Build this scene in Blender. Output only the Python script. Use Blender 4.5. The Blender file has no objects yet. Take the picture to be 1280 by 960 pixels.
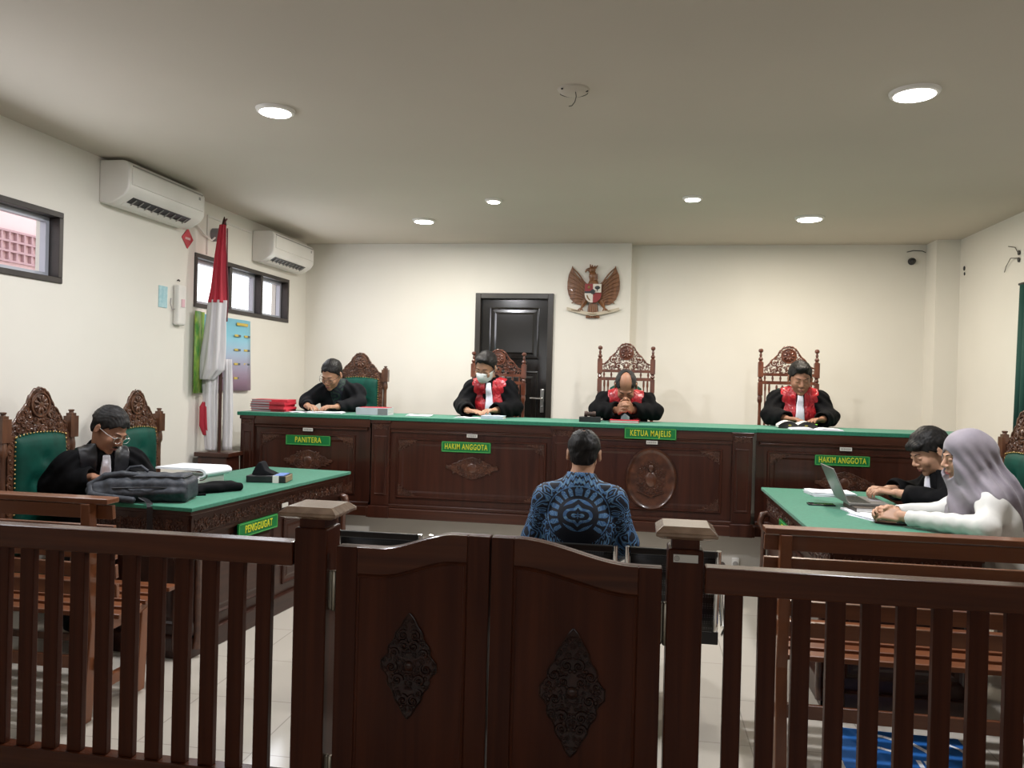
import bpy, bmesh, math, random
import numpy as np
from mathutils import Vector, Matrix, Euler
PI = math.pi
sc = bpy.context.scene
COL = sc.collection

# ------------------------------------------------------------------ camera, world, lights, exposure
cd = bpy.data.cameras.new('camera'); cam = bpy.data.objects.new('camera', cd); COL.objects.link(cam)
cd.sensor_fit = 'HORIZONTAL'; cd.sensor_width = 36.0; cd.lens = 36.0 * 1000.0 / 1280.0
cd.clip_start = 0.05
yaw, pit, rol = math.radians(9.09), math.radians(-0.25), math.radians(1.45)
F_ = Vector((-math.sin(yaw)*math.cos(pit), math.cos(yaw)*math.cos(pit), math.sin(pit)))
R_ = Vector((math.cos(yaw), math.sin(yaw), 0)); U_ = R_.cross(F_)
c_, s_ = math.cos(rol), math.sin(rol)
Rr = R_*c_ + U_*s_; Ur = -R_*s_ + U_*c_
m = Matrix.Identity(4)
for i in range(3):
    m[i][0] = Rr[i]; m[i][1] = Ur[i]; m[i][2] = -F_[i]
m[2][3] = 1.52
cam.matrix_world = m
sc.camera = cam
sc.view_settings.view_transform = 'Standard'; sc.view_settings.look = 'None'
sc.view_settings.gamma = 1.0; sc.view_settings.use_curve_mapping = False
sc.view_settings.exposure = 0.05
sc.cycles.use_denoising = True
sc.cycles.max_bounces = 8; sc.cycles.diffuse_bounces = 5
sc.cycles.sample_clamp_indirect = 6.0
w = bpy.data.worlds.new('world'); sc.world = w; w.use_nodes = True
w.node_tree.nodes['Background'].inputs[0].default_value = (0.93, 0.96, 1.0, 1)
w.node_tree.nodes['Background'].inputs[1].default_value = 2.6

def area(name, loc, rot, sx, sy, power, col):
    l = bpy.data.lights.new(name, 'AREA'); l.shape = 'RECTANGLE'; l.size = sx; l.size_y = sy
    l.energy = power; l.color = col
    o = bpy.data.objects.new(name, l); o.location = loc; o.rotation_euler = rot; COL.objects.link(o); return o
LAMP_W, LAMP_S, REAR_W, WIN_W = 50.0, 34.0, 26.0, 9.0
# added fill behind the camera, no opening there; daylight from the high left windows
area('rear_fill', (-0.6, -2.5, 1.7), (math.radians(90), 0, 0), 5.2, 1.6, REAR_W, (0.95, 0.97, 1.0))
area('daylight_window', (-3.46, 6.78, 2.26), (0, math.radians(-80), 0), 0.4, 1.6, WIN_W*1.2, (0.9, 0.93, 1.0))
area('daylight_window', (-3.46, 3.4, 2.28), (0, math.radians(-80), 0), 0.4, 1.9, WIN_W*1.6, (0.9, 0.93, 1.0))

# ------------------------------------------------------------------ materials
MATS = {}
def pmat(name, col, rough=0.6, metal=0.0, coat=0.0, spec=0.5, emit=None, es=0, sheen=0):
    if name in MATS: return MATS[name]
    m = bpy.data.materials.new(name); m.use_nodes = True; b = m.node_tree.nodes['Principled BSDF']
    b.inputs['Base Color'].default_value = (*col, 1); b.inputs['Roughness'].default_value = rough
    b.inputs['Metallic'].default_value = metal; b.inputs['Coat Weight'].default_value = coat
    b.inputs['Coat Roughness'].default_value = 0.12
    b.inputs['Specular IOR Level'].default_value = spec
    if sheen: b.inputs['Sheen Weight'].default_value = sheen
    if emit: b.inputs['Emission Color'].default_value = (*emit, 1); b.inputs['Emission Strength'].default_value = es
    MATS[name] = m; return m
def nd(m, t, **kw):
    n = m.node_tree.nodes.new(t)
    for k, v in kw.items(): setattr(n, k, v)
    return n
def lk(m, a, b): m.node_tree.links.new(a, b)
def noisy(name, c1, c2, scale=(8, 8, 8), nscale=1.0, detail=4, rough=0.6, coat=0.0, bump=0.0, dist=0.0, lo=0.35, hi=0.65, spec=0.5, metal=0, sheen=0, bdist=0.002):
    m = pmat(name, c1, rough, metal, coat, spec, sheen=sheen); b = m.node_tree.nodes['Principled BSDF']
    tc = nd(m, 'ShaderNodeTexCoord'); mp = nd(m, 'ShaderNodeMapping'); mp.inputs['Scale'].default_value = scale
    n = nd(m, 'ShaderNodeTexNoise'); n.inputs['Scale'].default_value = nscale; n.inputs['Detail'].default_value = detail
    n.inputs['Distortion'].default_value = dist
    r = nd(m, 'ShaderNodeValToRGB'); r.color_ramp.elements[0].position = lo; r.color_ramp.elements[1].position = hi
    r.color_ramp.elements[0].color = (*c1, 1); r.color_ramp.elements[1].color = (*c2, 1)
    lk(m, tc.outputs['Object'], mp.inputs['Vector']); lk(m, mp.outputs['Vector'], n.inputs['Vector'])
    lk(m, n.outputs['Fac'], r.inputs['Fac']); lk(m, r.outputs['Color'], b.inputs['Base Color'])
    if bump:
        bp = nd(m, 'ShaderNodeBump'); bp.inputs['Strength'].default_value = bump; bp.inputs['Distance'].default_value = bdist
        lk(m, n.outputs['Fac'], bp.inputs['Height']); lk(m, bp.outputs['Normal'], b.inputs['Normal'])
    return m
V = 'vertical'
def wood(name, c1, c2, axis='z', rough=0.3, coat=0.5, s=38, spec=0.35):
    sc3 = {'x': (s*0.05, s, s), 'y': (s, s*0.05, s), 'z': (s, s, s*0.05)}[axis]
    return noisy(name, c1, c2, sc3, 0.6, 5, rough, coat, 0.08, 1.2, 0.3, 0.72, spec)
GD1, GD2 = (0.033, 0.0070, 0.0025), (0.068, 0.0165, 0.006)
W_GATE_V = wood('gate_wood_upright_grain', GD1, GD2, 'z', 0.36, 0.06, 30, 0.14)
W_GATE_H = wood('gate_wood_level_grain', (0.040, 0.0095, 0.0036), (0.085, 0.022, 0.008), 'x', 0.26, 0.14, 30, 0.25)
W_DESK_V = wood('desk_wood_upright_grain', (0.028, 0.0078, 0.0045), (0.060, 0.017, 0.009), 'z', 0.3, 0.25, 26)
W_DESK_H = wood('desk_wood_level_grain', (0.034, 0.0095, 0.005), (0.072, 0.022, 0.011), 'x', 0.3, 0.3, 26)
W_TAB = wood('table_wood', (0.024, 0.008, 0.005), (0.050, 0.017, 0.010), 'y', 0.34, 0.2, 26)
W_BENCH = wood('bench_wood', (0.13, 0.042, 0.017), (0.21, 0.075, 0.031), 'x', 0.33, 0.4, 26)
W_BENCH_V = wood('bench_wood_upright_grain', (0.15, 0.048, 0.018), (0.24, 0.085, 0.034), 'z', 0.36, 0.3, 26)
W_CARVE = noisy('carved_wood', (0.045, 0.015, 0.008), (0.10, 0.036, 0.018), (20, 20, 20), 1, 4, 0.32, 0.4, 0.05)
W_CHAIR = noisy('chair_wood', (0.075, 0.020, 0.010), (0.15, 0.045, 0.020), (24, 24, 8), 1, 4, 0.3, 0.5, 0.05)
W_CHAIR2 = noisy('brown_chair_wood', (0.065, 0.026, 0.014), (0.13, 0.055, 0.028), (24, 24, 8), 1, 4, 0.36, 0.35, 0.05)
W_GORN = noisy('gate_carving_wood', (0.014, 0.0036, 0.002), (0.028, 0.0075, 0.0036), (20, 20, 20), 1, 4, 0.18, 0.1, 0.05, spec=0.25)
W_CAP = noisy('worn_cap_wood', (0.10, 0.045, 0.026), (0.32, 0.22, 0.15), (9, 22, 9), 1, 5, 0.25, 0.4, 0.03, 0.8, 0.25, 0.75)
W_EAGLE = noisy('eagle_wood', (0.12, 0.045, 0.015), (0.22, 0.09, 0.03), (40, 40, 9), 1, 4, 0.4, 0.25, 0.1)
CLOTH_G = noisy('green_felt', (0.008, 0.15, 0.085), (0.014, 0.19, 0.11), (60, 60, 60), 1, 4, 0.75, 0, 0.05, sheen=0.2)
VELV = noisy('green_velvet', (0.0, 0.040, 0.027), (0.001, 0.062, 0.043), (14, 14, 14), 1, 3, 0.6, 0, 0.03, spec=0.25)
SIGN_G = pmat('sign_green', (0.0, 0.17, 0.035), 0.4)
SIGN_Y = pmat('sign_yellow', (0.62, 0.62, 0.03), 0.5)
SIGN_E = pmat('sign_light_green_border', (0.10, 0.42, 0.10), 0.5)
WHITE = noisy('white_plastic', (0.70, 0.68, 0.64), (0.76, 0.74, 0.70), (3, 3, 3), 1, 2, 0.35)
PAPER = noisy('white_paper', (0.78, 0.80, 0.86), (0.86, 0.87, 0.91), (30, 30, 200), 1, 3, 0.8)
PAPER_E = noisy('page_edges', (0.50, 0.49, 0.47), (0.78, 0.77, 0.74), (4, 4, 700), 1, 2, 0.85)
BLACK = noisy('black_plastic', (0.010, 0.010, 0.011), (0.018, 0.018, 0.02), (9, 9, 9), 1, 2, 0.35)
DARKFR = noisy('dark_window_frame', (0.016, 0.011, 0.010), (0.032, 0.024, 0.02), (5, 5, 5), 1, 3, 0.4)
CHROME = pmat('chrome', (0.75, 0.75, 0.74), 0.16, 1.0)
BRASS = pmat('aged_brass', (0.45, 0.32, 0.12), 0.35, 1.0)
HINGE = pmat('dull_hinge_metal', (0.30, 0.27, 0.22), 0.35, 0.9)
STEEL = pmat('brushed_steel', (0.55, 0.54, 0.52), 0.3, 1.0)
RED = noisy('red_cover', (0.42, 0.015, 0.03), (0.55, 0.03, 0.05), (9, 9, 9), 1, 3, 0.5)
ROBE = noisy('black_robe_cloth', (0.0025, 0.0025, 0.003), (0.005, 0.005, 0.006), (30, 30, 30), 1, 4, 0.85, spec=0.12)
SATIN_B = noisy('black_satin', (0.008, 0.008, 0.010), (0.02, 0.02, 0.024), (12, 12, 12), 1, 3, 0.33, bump=0.3, bdist=0.01)
SATIN_R = noisy('red_satin', (0.24, 0.006, 0.014), (0.56, 0.022, 0.030), (17, 17, 11), 1, 2, 0.32, bump=0.8, dist=1.5, bdist=0.02, lo=0.3, hi=0.7)  # bright and dark red mottling puts satin highlights and fold shade into the colour
SUIT = noisy('black_suit_cloth', (0.006, 0.0065, 0.008), (0.009, 0.009, 0.011), (30, 30, 30), 1, 4, 0.85, spec=0.15)
JABOT = noisy('white_pleated_cloth', (0.74, 0.74, 0.84), (0.84, 0.84, 0.92), (150, 2, 2), 1, 1, 0.7, bump=0.3)
BLOUSE = noisy('white_blouse_cloth', (0.60, 0.59, 0.56), (0.68, 0.67, 0.63), (9, 9, 9), 1, 4, 0.75, bump=0.15, bdist=0.01)
HIJAB = noisy('grey_mauve_cloth', (0.21, 0.185, 0.215), (0.27, 0.24, 0.27), (9, 9, 9), 1, 3, 0.7, sheen=0.2)
TROUS = pmat('dark_trousers_cloth', (0.012, 0.012, 0.015), 0.8)
SHOE = pmat('black_leather', (0.01, 0.01, 0.01), 0.3)
HAIR = noisy('black_hair', (0.004, 0.0035, 0.0035), (0.014, 0.012, 0.011), (90, 90, 22), 1, 3, 0.55, bump=0.8, spec=0.25)
HAIRG = noisy('greying_hair', (0.010, 0.009, 0.009), (0.05, 0.047, 0.046), (90, 90, 30), 1, 3, 0.6, bump=0.8, hi=0.8, spec=0.2)
def skin(name, c):
    d = tuple(x*0.82 for x in c)
    return noisy(name, d, c, (14, 14, 14), 1, 3, 0.5, spec=0.4)
SK1 = skin('skin_tan', (0.42, 0.225, 0.135)); SK2 = skin('skin_brown', (0.33, 0.16, 0.095)); SK3 = skin('skin_light', (0.50, 0.28, 0.18))
LIP = pmat('lips', (0.26, 0.085, 0.07), 0.45); LIPR = pmat('pink_lips', (0.45, 0.10, 0.10), 0.4)
def glassmat():
    m = bpy.data.materials.new('window_glass'); m.use_nodes = True; nt = m.node_tree; nt.nodes.clear()
    o = nd(m, 'ShaderNodeOutputMaterial'); t = nd(m, 'ShaderNodeBsdfTransparent'); g = nd(m, 'ShaderNodeBsdfGlossy'); g.inputs['Roughness'].default_value = 0.03
    x = nd(m, 'ShaderNodeMixShader'); x.inputs[0].default_value = 0.06
    lk(m, t.outputs[0], x.inputs[1]); lk(m, g.outputs[0], x.inputs[2]); lk(m, x.outputs[0], o.inputs[0]); return m
GLASS = glassmat()

# ------------------------------------------------------------------ objects and tags
def tag(o, label, cat, group=None):
    o['label'] = label; o['category'] = cat
    if group: o['group'] = group
    return o
def thing(name, label, cat, loc=(0, 0, 0), rz=0, group=None):
    o = bpy.data.objects.new(name, None); COL.objects.link(o); o.location = loc; o.rotation_euler = (0, 0, rz)
    o.empty_display_size = 0.1
    return tag(o, label, cat, group)
def link(name, me, mat, parent=None, smooth=None, bev=0):
    o = bpy.data.objects.new(name, me); COL.objects.link(o)
    if mat is not None and not me.materials: me.materials.append(mat)
    if parent is not None: o.parent = parent
    if smooth == 'all': me.shade_smooth()
    elif smooth: me.shade_smooth(); me.set_sharp_from_angle(angle=math.radians(smooth))
    if bev:
        b = o.modifiers.new('bevel', 'BEVEL'); b.width = bev; b.segments = 2; b.limit_method = 'ANGLE'; b.angle_limit = math.radians(50)
        b.use_clamp_overlap = True
    return o
class MB:
    def __init__(s): s.v = []; s.f = []; s.M = Matrix.Identity(4)
    def at(s, loc=(0, 0, 0), rot=(0, 0, 0), scale=(1, 1, 1)):
        s.M = Matrix.Translation(loc) @ Euler(rot).to_matrix().to_4x4() @ Matrix.Diagonal((*scale, 1)); return s
    def add(s, vs, fs):
        b = len(s.v); M = s.M
        flip = M.to_3x3().determinant() < 0
        s.v += [tuple(M @ Vector(p)) for p in vs]
        s.f += [tuple(b + i for i in (reversed(f) if flip else f)) for f in fs]
        return s
    def box(s, x0, x1, y0, y1, z0, z1):
        vs = [(x0, y0, z0), (x1, y0, z0), (x1, y1, z0), (x0, y1, z0), (x0, y0, z1), (x1, y0, z1), (x1, y1, z1), (x0, y1, z1)]
        return s.add(vs, [(3, 2, 1, 0), (4, 5, 6, 7), (0, 1, 5, 4), (1, 2, 6, 5), (2, 3, 7, 6), (3, 0, 4, 7)])
    def frust(s, c, z0, z1, a0, b0, a1, b1):
        x, y = c
        vs = [(x-a0, y-b0, z0), (x+a0, y-b0, z0), (x+a0, y+b0, z0), (x-a0, y+b0, z0), (x-a1, y-b1, z1), (x+a1, y-b1, z1), (x+a1, y+b1, z1), (x-a1, y+b1, z1)]
        return s.add(vs, [(3, 2, 1, 0), (4, 5, 6, 7), (0, 1, 5, 4), (1, 2, 6, 5), (2, 3, 7, 6), (3, 0, 4, 7)])
    def tube(s, pts, r, n=8, closed=False):
        P = [Vector(p) for p in pts]; m = len(P)
        rr = r if isinstance(r, (list, tuple)) else [r]*m
        vs = []; up = None
        for i in range(m):
            a = P[(i-1) % m] if (closed or i > 0) else P[0]; b = P[(i+1) % m] if (closed or i < m-1) else P[-1]
            t = (b-a).normalized() if (b-a).length > 1e-9 else Vector((0, 0, 1))
            if up is None:
                up = Vector((0, 0, 1)) if abs(t.z) < 0.9 else Vector((1, 0, 0))
            u = (up - t*up.dot(t))
            if u.length < 1e-6: u = t.orthogonal()
            u.normalize(); up = u; w2 = t.cross(u)
            for k in range(n):
                a2 = 2*PI*k/n; vs.append(P[i] + (u*math.cos(a2) + w2*math.sin(a2))*rr[i])
        fs = []
        for i in range(m if closed else m-1):
            j = (i+1) % m
            for k in range(n):
                k2 = (k+1) % n; fs.append((i*n+k, i*n+k2, j*n+k2, j*n+k))
        if not closed: fs += [tuple(reversed(range(n))), tuple((m-1)*n+k for k in range(n))]
        return s.add(vs, fs)
    def lathe(s, prof, n=20, c=(0, 0)):
        vs = []; fs = []
        for (r, z) in prof:
            for k in range(n): a = 2*PI*k/n; vs.append((c[0]+r*math.cos(a), c[1]+r*math.sin(a), z))
        for i in range(len(prof)-1):
            for k in range(n): k2 = (k+1) % n; fs.append((i*n+k, i*n+k2, (i+1)*n+k2, (i+1)*n+k))
        fs += [tuple(reversed(range(n))), tuple((len(prof)-1)*n+k for k in range(n))]
        return s.add(vs, fs)
    def ell(s, c, r, n=12, m=8):
        vs = []; fs = []
        for i in range(m+1):
            t = PI*i/m
            for k in range(n):
                a = 2*PI*k/n; q = max(math.sin(t), 1e-4)
                vs.append((c[0]+r[0]*q*math.cos(a), c[1]+r[1]*q*math.sin(a), c[2]-r[2]*math.cos(t)))
        for i in range(m):
            for k in range(n): k2 = (k+1) % n; fs.append((i*n+k, i*n+k2, (i+1)*n+k2, (i+1)*n+k))
        fs += [tuple(reversed(range(n))), tuple(m*n+k for k in range(n))]
        return s.add(vs, fs)
    def prism(s, pts, y0, y1):       # outline in x,z (counterclockwise seen from -y), extruded y0..y1
        n = len(pts); vs = [(p[0], y0, p[1]) for p in pts] + [(p[0], y1, p[1]) for p in pts]
        fs = [tuple(range(n)), tuple(reversed(range(n, 2*n)))]
        for i in range(n): j = (i+1) % n; fs.append((j, i, n+i, n+j))
        return s.add(vs, fs)
    def prism_z(s, pts, z0, z1):
        n = len(pts); vs = [(p[0], p[1], z0) for p in pts] + [(p[0], p[1], z1) for p in pts]
        fs = [tuple(reversed(range(n))), tuple(range(n, 2*n))]
        for i in range(n): j = (i+1) % n; fs.append((i, j, n+j, n+i))
        return s.add(vs, fs)
    def panel(s, x0, x1, z0, top, prof, n=1, back=None):
        # moulded panel facing -y: prof = [(inset, y)...], top = height or function of x
        tf = top if callable(top) else (lambda x: top)
        loops = []
        for (ins, y) in prof:
            a, b = x0+ins, x1-ins
            L = [(a, y, z0+ins), (b, y, z0+ins)]
            for i in range(n+1):
                x = b + (a-b)*i/n; L.append((x, y, tf(x)-ins))
            loops.append(L)
        k = len(loops[0]); vs = [p for L in loops for p in L]; fs = []
        for i in range(len(loops)-1):
            for j in range(k): j2 = (j+1) % k; fs.append((i*k+j, i*k+j2, (i+1)*k+j2, (i+1)*k+j))
        fs.append(tuple((len(loops)-1)*k+j for j in range(k)))
        fs.append(tuple(reversed(range(k))))
        return s.add(vs, fs)
    def mesh(s, name):
        me = bpy.data.meshes.new(name); me.from_pydata(s.v, [], s.f)
        me.validate(); me.update(); return me
    def obj(s, name, mat, parent=None, smooth=None, bev=0):
        return link(name, s.mesh(name), mat, parent, smooth, bev)
def struct(name, mb, mat, parent=None, smooth=None, bev=0):
    o = mb.obj(name, mat, parent, smooth, bev)
    if parent is None: o['kind'] = 'structure'
    return o
def text(s, size, mat, parent, loc, rot=(PI/2, 0, 0), sx=1.0, bold=0.0, depth=0.0012, name='lettering', align='CENTER'):
    c = bpy.data.curves.new('t', 'FONT'); c.body = s; c.size = size; c.extrude = depth; c.offset = bold
    c.align_x = align; c.align_y = 'CENTER'; c.space_character = 1.14
    t = bpy.data.objects.new('t', c); COL.objects.link(t)
    dg = bpy.context.evaluated_depsgraph_get(); dg.update()
    me = bpy.data.meshes.new_from_object(t.evaluated_get(dg)); bpy.data.objects.remove(t)
    me.materials.clear()
    M = Matrix.Translation(loc) @ Euler(rot).to_matrix().to_4x4() @ Matrix.Diagonal((sx, 1, 1, 1))
    me.transform(M)
    return link(name, me, mat, parent)
def copy_tree(o, parent=None, loc=None, rz=None, label=None, scale=None, group=None):
    c = o.copy(); COL.objects.link(c); c.parent = parent
    if loc is not None: c.location = loc
    if rz is not None: c.rotation_euler = (0, 0, rz)
    if scale is not None: c.scale = scale
    if label: c['label'] = label
    if group: c['group'] = group
    for ch in [x for x in bpy.data.objects if x.parent == o]: copy_tree(ch, c)
    return c

# ------------------------------------------------------------------ carving: packed scrolls
def spiral(mb, cx, cz, r, a0, sgn, y, t, turns=1.35, n=16):
    pts = []; rr = []
    for i in range(n+1):
        f = i/n; a = a0 + sgn*2*PI*turns*f; q = r*(1-0.86*f)
        pts.append((cx+q*math.cos(a), y - 0.25*t*math.sin(PI*f), cz+q*math.sin(a))); rr.append(t*(1-0.35*f))
    mb.tube(pts, rr, 6); mb.ell((cx, y, cz), (t*1.1, t*1.1, t*1.1), 7, 5)
def scrolls(mb, inside, bounds, seed, rmin, rmax, y, tk=0.26, sym=True, tries=900, thick=None, leaf=True):
    rnd = random.Random(seed); x0, x1, z0, z1 = bounds; cs = []
    for _ in range(tries):
        x = rnd.uniform(0 if sym else x0, x1); z = rnd.uniform(z0, z1)
        d = inside(x, z)
        if sym: d = min(d, max(x, 0.0) + 0.004) if x > rmin*0.6 else 0
        r = min([rmax, d] + [math.hypot(x-c[0], z-c[1])-c[2] for c in cs])
        if r > rmin: cs.append((x, z, r))
    for (x, z, r) in cs:
        a = rnd.uniform(0, 2*PI); sg = rnd.choice((-1, 1)); t = thick or max(r*tk, 0.0022)
        for m_ in ((1, -1) if sym else (1,)):
            spiral(mb, m_*x, z, r*1.02, a if m_ > 0 else PI-a, sg*m_, y, t)
            if leaf:
                b = a+2.2
                for q in (0, 1.3):
                    an = (b+q) if m_ > 0 else PI-(b+q)
                    px, pz = m_*x+math.cos(an)*r*1.1, z+math.sin(an)*r*1.1
                    mb.ell((px, y, pz), (t*1.4, t*0.9, t*1.4), 6, 4)
    return cs
def diamond(cx, cz, w, h, y, seed, parent, mat, name='carved_medallion', M=None, plate=0.006, rmin=0.007, rmax=0.02):
    mb = MB(); mb.M = M or Matrix.Translation((cx, y, cz))
    def lim(z):       # stepped leafy diamond half-width at height z
        f = abs(z)/h
        if f >= 1: return 0
        return w*((1-f)**0.8)*(1+0.07*math.sin(f*22))
    n = 26; pts = [(lim(z)+0.001, z) for z in [h*(-1+2*i/n) for i in range(n+1)]]
    out = pts + [(-p[0], p[1]) for p in reversed(pts)]
    mb.prism(out, -plate, 0)
    def inside(x, z):
        return min(lim(z)-abs(x), (h-abs(z))*0.7)
    scrolls(mb, inside, (0, w, -h, h), seed, rmin, rmax, -plate, 0.27)
    mb.ell((0, -plate, 0), (w*0.2, 0.010, w*0.2), 12, 8)
    rim = [(p[0], -plate, p[1]) for p in out]
    mb.tube(rim, 0.0028, 5, True)
    return mb.obj(name, mat, parent, 60)
def corner(cx, cz, sx, sz, size, y, seed, parent, mat, M=None):
    mb = MB(); mb.M = (M or Matrix.Identity(4)) @ Matrix.Translation((cx, y, cz)) @ Matrix.Diagonal((sx, 1, sz, 1))
    def inside(x, z):
        if x < 0 or z < 0: return 0
        return min(x+0.004, z+0.004, (size - x*0.8 - z*1.35)*0.55)
    scrolls(mb, inside, (0, size*1.2, 0, size*0.8), seed, 0.005, 0.014, -0.004, 0.28, False, 500)
    mb.prism([(0, 0), (size*1.2, 0), (size*0.5, size*0.22), (size*0.12, size*0.42), (0, size*0.75)], -0.004, 0) if sx*sz > 0 else mb.prism([(0, 0), (size*1.2, 0), (size*0.5, size*0.22), (size*0.12, size*0.42), (0, size*0.75)], -0.004, 0)
    return mb.obj('corner_carving', mat, parent, 60)
# ------------------------------------------------------------------ signed-distance modelling for bodies and cloth
def rotm(pitch=0, yaw=0, roll=0):
    return np.array((Matrix.Rotation(math.radians(yaw), 3, 'Z') @ Matrix.Rotation(math.radians(pitch), 3, 'X') @ Matrix.Rotation(math.radians(roll), 3, 'Y')), dtype=np.float32)
def smin(a, b, k):
    if k <= 0: return np.minimum(a, b)
    h = np.maximum(k-np.abs(a-b), 0)/k
    return np.minimum(a, b) - h*h*k*0.25
def smax(a, b, k): return -smin(-a, -b, k)
class SDF:
    def __init__(s, lo, hi, h):
        s.lo = np.array(lo, dtype=np.float64); s.h = h
        s.n = np.ceil((np.array(hi)-s.lo)/h).astype(int)+1
        s.F = np.full(tuple(s.n), 1.0, np.float32)
    def axes(s, sl=None):
        a = [(s.lo[i]+s.h*np.arange(s.n[i])).astype(np.float32) for i in range(3)]
        if sl: a = [a[i][sl[i]] for i in range(3)]
        return a[0][:, None, None], a[1][None, :, None], a[2][None, None, :]
    def sl(s, lo, hi):
        a = np.floor((np.array(lo)-s.lo)/s.h).astype(int); b = np.ceil((np.array(hi)-s.lo)/s.h).astype(int)+1
        a = np.clip(a, 0, s.n); b = np.clip(b, 0, s.n)
        return tuple(slice(int(a[i]), int(b[i])) for i in range(3))
    def put(s, fn, c, rad, k, op):
        pad = max(k, 0.04)+2*s.h
        sl = s.sl(np.array(c)-rad-pad, np.array(c)+rad+pad)
        if any(q.stop <= q.start for q in sl): return
        d = fn(*s.axes(sl))
        if op == 'u': s.F[sl] = smin(s.F[sl], d, k)
        elif op == 'c': s.F[sl] = smax(s.F[sl], -d, k)
    def ell(s, c, r, R=None, k=0.01, op='u'):
        c = [float(q) for q in c]; r = [float(q) for q in r]
        def fn(X, Y, Z):
            x, y, z = X-c[0], Y-c[1], Z-c[2]
            if R is not None:
                x, y, z = (R[0, 0]*x+R[1, 0]*y+R[2, 0]*z, R[0, 1]*x+R[1, 1]*y+R[2, 1]*z, R[0, 2]*x+R[1, 2]*y+R[2, 2]*z)
            k0 = np.sqrt((x/r[0])**2+(y/r[1])**2+(z/r[2])**2)+1e-6
            k1 = np.sqrt((x/r[0]**2)**2+(y/r[1]**2)**2+(z/r[2]**2)**2)+1e-6
            return k0*(k0-1)/k1
        s.put(fn, c, max(r), k, op)
    def cap(s, a, b, ra, rb, k=0.01, op='u', fold=0, ff=60, zs=1.0):
        a = np.array(a, dtype=np.float64); b = np.array(b, dtype=np.float64); ab = b-a; L2 = float(ab@ab)+1e-9
        def fn(X, Y, Z):
            t = np.clip(((X-a[0])*ab[0]+(Y-a[1])*ab[1]+(Z-a[2])*ab[2])/L2, 0, 1)
            d = np.sqrt((X-a[0]-t*ab[0])**2+(Y-a[1]-t*ab[1])**2+(Z-a[2]-t*ab[2])**2) - (ra+(rb-ra)*t)
            return d
        c = (a+b)/2; s.put(fn, c, math.sqrt(L2)/2+max(ra, rb), k, op)
    def box(s, c, hb, R=None, rd=0.01, k=0.01, op='u'):
        c = [float(q) for q in c]
        def fn(X, Y, Z):
            x, y, z = X-c[0], Y-c[1], Z-c[2]
            if R is not None:
                x, y, z = (R[0, 0]*x+R[1, 0]*y+R[2, 0]*z, R[0, 1]*x+R[1, 1]*y+R[2, 1]*z, R[0, 2]*x+R[1, 2]*y+R[2, 2]*z)
            qx, qy, qz = np.abs(x)-hb[0]+rd, np.abs(y)-hb[1]+rd, np.abs(z)-hb[2]+rd
            return np.sqrt(np.maximum(qx, 0)**2+np.maximum(qy, 0)**2+np.maximum(qz, 0)**2)+np.minimum(np.maximum(np.maximum(qx, qy), qz), 0)-rd
        s.put(fn, c, float(np.linalg.norm(hb)), k, op)
    def mesh(s, name, F=None, lo=None, hi=None):
        F = s.F if F is None else F; base = s.lo.copy()
        if lo is not None:
            sl = s.sl(lo, hi); F = F[sl]; base = base + s.h*np.array([q.start for q in sl])
        F = np.pad(F, 1, constant_values=1.0); base = base - s.h
        return snet(name, F, base, s.h)
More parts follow.
